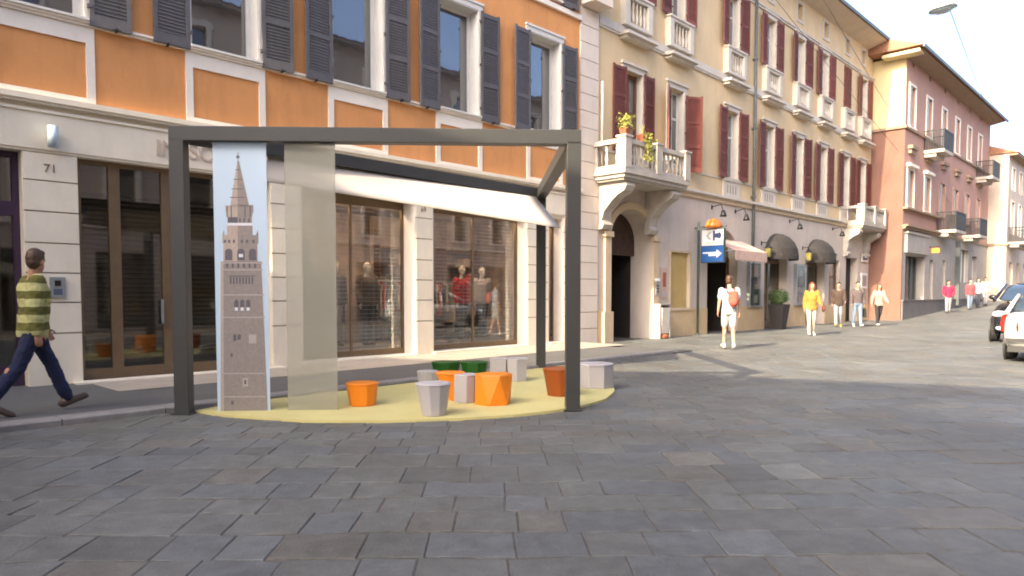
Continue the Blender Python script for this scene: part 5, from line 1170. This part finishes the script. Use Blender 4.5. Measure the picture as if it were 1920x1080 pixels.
sb_ = thing('carrier_bag', 'black bag carried by the man in pale jeans', 'bag', p, R(-100)); mb = MB(); c = J['wr1']+J['hd1']*.12
mb.loft([[c+Vector((x*1.0,y,-.42)) for x,y in ((-.15,-.05),(.15,-.05),(.15,.05),(-.15,.05))],[c+Vector((x,y*.5,-.06)) for x,y in ((-.14,-.05),(.14,-.05),(.14,.05),(-.14,.05))]],0,False); mb.build('bag','black_bag',sb_)
mb = MB(); mb.tube(c+Vector((-.06,0,-.07)),c+Vector((0,0,.0)),.008,n=6); mb.tube(c+Vector((.06,0,-.07)),c,.008,n=6); mb.build('handle','black_bag',sb_)
person('woman in cream jacket and black trousers, right of three walking abreast', pose_loc(1647,611), R(-95), 1.72, 'skin', legs=((10,3),(-14,16)), arms=((-16,18,16),(20,30,10)), top=('cream_jacket','long'), bottom=('black_trousers','long'), shoes='white_shoe', hair=('hairbrown','long'), sex='f', vox=.012, coat=.010)
person('person in a crimson top far down the street by the salmon building', W(44.2,-9.75,zg(44.2)), R(-110), 1.72, 'skin', legs=((8,4),(-8,10)), arms=((0,50,12),(0,50,12)), top=('crimson_top','long'), bottom=('grey_trousers','long'), shoes='dark_shoe', hair=('hairdark','short'), vox=.016, coat=.01)
for px, tm, bm_, lb in ((1818,'plum_top','pale_jeans','person in a plum top, left one of the far group'),(1833,'white_shirt','dark_slate','person in a white top, middle one of the far group'),(1847,'sand_top','grey_trousers','person in a sand coloured top, right one of the far group')):
    rr = (px-CX)/FPX; Yd = 9.3/(U[1]*0+N[1]*-1-N[0]*rr); X = rr*Yd; s_, d_ = sd(X, Yd)
    person(lb, (X, Yd, zg(s_)), R(-105), 1.72, 'skin', legs=((8,4),(-9,10)), arms=((6,14,8),(-6,14,8)), top=(tm,'long'), bottom=(bm_,'long'), shoes='dark_shoe', hair=('hairdark','short'), vox=.018, coat=.01)
# ---- mannequins in the lit shop windows
def mannequin(s, e, rz, label, top, bottom, H=1.74, **kw):
    person(label, W(s, D0+e, .205+.14), rz, H, 'mannequin', legs=kw.get('legs',((3,2),(-4,4))), arms=kw.get('arms',((4,10,8),(-4,12,8))), top=top, bottom=bottom, shoes='dark_shoe', hair=None, vox=.013, coat=kw.get('coat',.01), name='mannequin', cat='mannequin', face=False, group='mannequins in the shop windows')
    t = thing('display_plinth', 'low plinth under the ' + label, 'plinth', W(s, D0+e, .20), RZ, 'plinths in the shop windows'); mb = MB(); mb.box(-.35,.35,-.3,.3,0,.14); bevel(mb.build('block', 'shopfloor', t), .01)
FR = RZ-math.pi/2
mannequin(7.55,-.85,FR+.2,'mannequin in a black jumper in the left window',('cloth0','long'),('dark_slate','long'))
mannequin(8.15,-1.05,FR-.1,'mannequin in a charcoal jumper in the left window',('cloth1','long'),('cloth2','long'))
mannequin(8.85,-.9,FR,'mannequin in a brown coat right in the left window',('cloth4','long'),('dark_slate','long'),coat=.02)
mannequin(10.55,-.9,FR+.3,'mannequin in a dark slate jacket in the right window',('dark_slate','long'),('cloth2','long'),coat=.02)
mannequin(11.55,-.85,FR,'mannequin in a red jumper in the right window',('red_jumper','long'),('dark_slate','long'))
mannequin(12.45,-1.1,FR-.3,'mannequin in a stone coat in the right window',('stone_coat','long'),('cloth1','long'),coat=.02)
mannequin(14.05,-.9,FR,'mannequin in a crimson top in the narrow window',('crimson_top','long'),('dark_slate','long'))
# ------------------------------------------------------------------ cars
def car(label, loc, rz, paint, L=4.1, Wd=1.72, H=1.46, kind='hatch', cat='car', name='parked_car'):
    """local: nose to +x, centre at the middle of the footprint"""
    t = thing(name, label, cat, loc, rz); hw = Wd/2; hl = L/2
    if kind == 'hatch': low = [(-hl,.42,.88,.80),(-hl+.05,.27,.98,.90),(-hl+.35,.20,1.0,.97),(-.9,.19,.98,1.0),(0,.19,.94,1.0),(.9,.19,.92,1.0),(hl-.75,.20,.86,.97),(hl-.25,.24,.74,.88),(hl-.04,.33,.62,.76),(hl,.42,.56,.70)]
    else: low = [(-hl,.42,1.05,.86),(-hl+.04,.25,1.2,.95),(-hl+.4,.2,1.2,.99),(-.6,.19,1.18,1),(.3,.19,1.12,1),(hl-.95,.2,1.05,.98),(hl-.35,.23,.92,.9),(hl-.05,.32,.76,.78),(hl,.42,.68,.72)]
    mb = MB(); rings = []
    for x, z0, z1, w in low:
        w *= hw; m = (z0+z1)/2
        rings.append([(x,-w*.80,z0),(x,-w*.97,z0+.07),(x,-w,m),(x,-w*.965,z1-.09),(x,-w*.88,z1),(x,0,z1+.03),(x,w*.88,z1),(x,w*.965,z1-.09),(x,w,m),(x,w*.97,z0+.07),(x,w*.80,z0),(x,0,z0)])
    mb.loft(rings); b = mb.build('body', paint, t); s = b.modifiers.new('s','SUBSURF'); s.levels = 2; s.render_levels = 2
    zb = 1.0*low[3][2]
    if kind == 'hatch': cab = [(-hl+.12,zb-.02,.86),(-hl+.50,H-.10,.72),(-.6,H,.70),(.15,H-.02,.70),(.62,H-.22,.74),(1.12,zb-.08,.86)]
    else: cab = [(-hl+.08,zb-.02,.92),(-hl+.28,H-.12,.82),(-.6,H,.80),(.4,H-.03,.80),(.95,H-.32,.82),(1.55,zb-.12,.88)]
    mb = MB(); rings = []
    for x, z, w in cab:
        zl = zb-.06; w *= hw; lo_w = hw*.88
        rings.append([(x,-lo_w,zl),(x,-w,max(z-.05,zl+.01)),(x,-w*.86,max(z,zl+.02)),(x,0,max(z+.025,zl+.03)),(x,w*.86,max(z,zl+.02)),(x,w,max(z-.05,zl+.01)),(x,lo_w,zl)])
    mb.loft(rings); g = mb.build('windows', 'carglass', t); s = g.modifiers.new('s','SUBSURF'); s.levels = 2; s.render_levels = 2
    mb = MB(); top = cab[1:4] if kind == 'hatch' else cab[1:4]
    mb.loft([[(x,-w*hw*.84,z+.005),(x,0,z+.035),(x,w*hw*.84,z+.005),(x,w*hw*.80,z-.03),(x,0,z-.01),(x,-w*hw*.80,z-.03)] for x, z, w in top]); r = mb.build('roof', paint, t); s = r.modifiers.new('s','SUBSURF'); s.levels = 1; s.render_levels = 2
    for sgn in (-1,1):                                       # pillars and rear hatch frame
        for (x0,z0,w0),(x1,z1,w1) in ((cab[0],cab[1]),(cab[-1],cab[-3])): mb = MB(); mb.tube((x0,sgn*hw*.87,max(z0,zb-.03)),(x1,sgn*w1*hw*.97,z1-.03),.045,.035,8); mb.build('pillar', paint, t)
        mb = MB(); mb.tube((-.35,sgn*hw*.885,zb-.03),(-.3,sgn*cab[2][2]*hw*.985,H-.06),.03,n=6); mb.build('pillar', paint, t)
    mb = MB(); zr = .36
    for xw in (-L*.30, L*.31):
        for sgn in (-1,1):
            w = MB(); prof = [(.20,-.09),(.29,-.10),(.315,-.06),(.315,.06),(.29,.10),(.20,.09)]; n = 20
            w.loft([[(r*math.cos(2*math.pi*i/n), y, r*math.sin(2*math.pi*i/n)) for i in range(n)] for r, y in prof], 0, True, False)
            wo = w.build('wheel', 'tyre', t, (xw, sgn*(hw-.10), .315))
            w = MB(); w.loft([[(.205*math.cos(2*math.pi*i/n), y, .205*math.sin(2*math.pi*i/n)) for i in range(n)] for y in (-.07,.07)], 0, False)
            for k in range(5): a = 2*math.pi*k/5; w.tube((0,sgn*.075,0),(.19*math.cos(a),sgn*.08,.19*math.sin(a)),.03,.02,6)
            w.build('rim', 'rim', wo)
            a = MB(); a.loft([[(.375*math.cos(2*math.pi*i/n), y, .375*math.sin(2*math.pi*i/n)) for i in range(n)] for y in (-.02,.02)], 0, False); a.build('wheel_arch', 'bumperdark', t, (xw, sgn*(hw-.035), .33))
    for sgn in (-1,1):
        tl = MB(); zz = zb-.38 if kind == 'hatch' else zb-.45
        tl.loft([[(-hl-.012,sgn*hw*.60,zz),(-hl+.22,sgn*hw*.985,zz),(-hl+.2,sgn*hw*.965,zz+.02)],[(-hl-.02,sgn*hw*.60,zz+.1),(-hl+.22,sgn*hw*1.0,zz+.1),(-hl+.2,sgn*hw*.93,zz+.1)],[(-hl+.02,sgn*hw*.66,zz+.32),(-hl+.26,sgn*hw*.97,zz+.34),(-hl+.25,sgn*hw*.9,zz+.3)]],0,False); tl.build('tail_light', 'redlamp', t)
        hlm = MB(); z0 = .60 if kind == 'hatch' else .76; hlm.ell((hl-.17,sgn*hw*.66,z0+.02),(.16,.17,.095)); hlm.build('headlight', 'clearlamp', t)
        fg = MB(); fg.ell((hl-.05,sgn*hw*.60,.40),(.06,.11,.06)); fg.build('fog_lamp', 'clearlamp', t)
        mi = MB(); mi.ell((.72,sgn*(hw+.06),zb+.06),(.07,.11,.075)); mi.build('mirror', paint if kind != 'hatch' else 'bumperdark', t)
    mb = MB(); mb.box(-hl-.035,-hl+.25,-hw*.84,hw*.84,.40,.47); mb.box(-hl-.03,-hl+.2,-hw*.80,hw*.80,.20,.31); mb.build('rear_bumper', 'bumperdark', t)
    mb = MB(); mb.box(-hl-.025,-hl+.05,-.26,.26,.60,.71); mb.build('number_plate', 'signwhite', t)
    mb = MB(); mb.box(hl-.1,hl+.02,-hw*.55,hw*.55,.34,.50); mb.build('grille', 'bumperdark', t)
    return t
def carloc(s, d): return W(s, d, zg(s)+.004)
car('silver hatchback parked with its tail towards the viewer at the right edge', carloc(16.95+2.05, -2.86+.86), RZ, 'silver')
car('tall dark blue car facing the viewer just beyond the silver hatchback', carloc(23.1+2.05, -4.2+.88), RZ+math.pi, 'darkcar', 4.1, 1.76, 1.66, 'mpv')
car('white van standing beyond the dark blue car', carloc(33.5, -3.1), RZ+math.pi, 'vanwhite', 4.8, 1.9, 2.25, 'mpv', 'van', 'parked_van')
# parked scooter, only its tail in the frame at the left edge
sl_ = W(0.33, -8.55+.45, zg(1)); t = thing('parked_scooter', 'dark motor scooter at the left edge of the street, only its tail in view', 'scooter', sl_, RZ+R(6))
for x in (-.62,.62):
    w = MB(); n = 20; w.loft([[(r*math.cos(2*math.pi*i/n), y, r*math.sin(2*math.pi*i/n)) for i in range(n)] for r, y in ((.14,-.04),(.20,-.055),(.235,-.03),(.235,.03),(.20,.055),(.14,.04))],0,True,False)
    w.loft([[(.145*math.cos(2*math.pi*i/n), y, .145*math.sin(2*math.pi*i/n)) for i in range(n)] for y in (-.03,.03)],0,False); w.build('wheel', 'tyre', t, (x,0,.235))
mb = MB(); mb.loft([[(x,-w*.6,z0),(x,-w,(z0+z1)/2),(x,-w*.7,z1),(x,w*.7,z1),(x,w,(z0+z1)/2),(x,w*.6,z0)] for x,z0,z1,w in ((.86,.52,.70,.05),(.80,.42,.76,.13),(.45,.34,.78,.17),(.1,.25,.72,.15),(-.05,.22,.40,.14),(-.35,.22,.34,.16),(-.42,.30,.90,.17),(-.52,.40,.98,.12))]); mb.build('body', 'black', t)
mb = MB(); mb.loft([[(x,-w,z),(x,w,z),(x,w*.9,z+.10),(x,-w*.9,z+.10)] for x,z,w in ((.78,.76,.12),(.4,.74,.15),(-.05,.70,.12))],0,True); mb.build('saddle', 'cloth0', t)
mb = MB(); mb.tube((-.62,0,.24),(-.44,0,1.02),.03); mb.tube((-.44,-.33,1.06),(-.44,.33,1.06),.02); mb.tube((-.44,.28,1.06),(-.46,.36,1.26),.008,n=6); mb.build('handlebar', 'metal', t)
mb = MB(); mb.box(.86,.90,-.08,.08,.55,.64); mb.build('tail_light', 'redlamp', t)
# ------------------------------------------------------------------ hanging street lamp and cables
Lp = atY(1768, 18, 17.0)
t = thing('street_lamp', 'flat disc street lamp hanging from cables over the street', 'street lamp', Lp, 0)
sh = MB(); sh.lathe([(.02,.19),(.10,.18),(.14,.10),(.27,.05),(.30,0),(.285,-.005)], n=20); so = sh.build('shade', 'metal', t); so.rotation_euler = (0, R(-7), 0)
sh = MB(); sh.lathe([(.01,-.075),(.16,-.06),(.27,-.005),(.27,.0)], n=20); g = sh.build('glass_bowl', 'lampblue', t); g.rotation_euler = (0, R(-7), 0)
sh = MB(); sh.tube((0,0,.18),(0,0,.42),.02,n=8); sh.build('hanger', 'metal', t)
def cable(p, q, sag, label, r=.010):
    mb = MB(); n = 14; pts = [p.lerp(q, i/n)-Vector((0,0,sag*4*(i/n)*(1-i/n))) for i in range(n+1)]; o = (p+q)/2
    for a, b in zip(pts, pts[1:]): mb.tube(a-o, b-o, r, n=6, caps=False)
    b_ = mb.build('overhead_cable', 'wire', None, o); tag(b_, label, 'cable', 'overhead cables')
top = Lp+Vector((0,0,.42))
cable(top, W(59.5, -10.6+.2, 12.9), .25, 'thin cable from the hanging lamp to the far end of the salmon building')
cable(top, W(15.4, -12.0, 13.2), .1, 'thin cable from the hanging lamp up to the near corner of the yellow building')
cable(top, W(22.0, 6.0, 9.55), .15, 'thin cable from the hanging lamp across the street out of view')
cable(W(23.6, -11.85, 13.3), W(43.4, -10.45, 7.0), .15, 'thin cable running from under the eaves of the yellow building down to the salmon building')
cable(W(28.0, -11.1, 13.6), W(47.5, -10.45, 6.6), .2, 'second thin cable dropping from the yellow eaves to the salmon building, farther along')

# ------------------------------------------------------------------ light, sky, camera
w = bpy.data.worlds.new('World'); bpy.context.scene.world = w; w.use_nodes = True; nt = w.node_tree
sky = nt.nodes.new('ShaderNodeTexSky'); sky.sky_type = 'NISHITA'; sky.sun_disc = False; sky.sun_elevation = SUN_EL; sky.sun_rotation = math.atan2(-SX, -SY)
sky.air_density = SKY_AIR; sky.dust_density = SKY_DUST; sky.ozone_density = SKY_OZ; sky.altitude = 80
bg = nt.nodes['Background']; bg.inputs['Strength'].default_value = SKY_ST; nt.links.new(sky.outputs['Color'], bg.inputs['Color'])
ld = bpy.data.lights.new('sun', 'SUN'); ld.energy = SUN_ST; ld.angle = R(0.5); ld.color = (1.0, 0.83, 0.58)
lo = bpy.data.objects.new('sun', ld); C.objects.link(lo); lo.location = (0,0,30)
lo.rotation_euler = Vector((SX*math.cos(SUN_EL), SY*math.cos(SUN_EL), -math.sin(SUN_EL))).to_track_quat('-Z', 'Y').to_euler()
cd = bpy.data.cameras.new('camera'); cam = bpy.data.objects.new('camera', cd); C.objects.link(cam)
cam.location = (0, 0, CAMH); cam.rotation_euler = (math.pi/2-PITCH, 0, 0)
cd.sensor_width = 36; cd.lens = FPX/1920*36; cd.shift_y = (CY-540)/1920; cd.clip_end = 3000; cd.clip_start = 0.05
sc = bpy.context.scene; sc.camera = cam
sc.view_settings.view_transform = 'Standard'; sc.view_settings.look = 'None'; sc.view_settings.exposure = EXPO; sc.view_settings.gamma = 1.0
sc.render.engine = 'CYCLES'; sc.cycles.max_bounces = 8; sc.cycles.transparent_max_bounces = 16; sc.cycles.use_denoising = True; sc.cycles.filter_width = 1.9
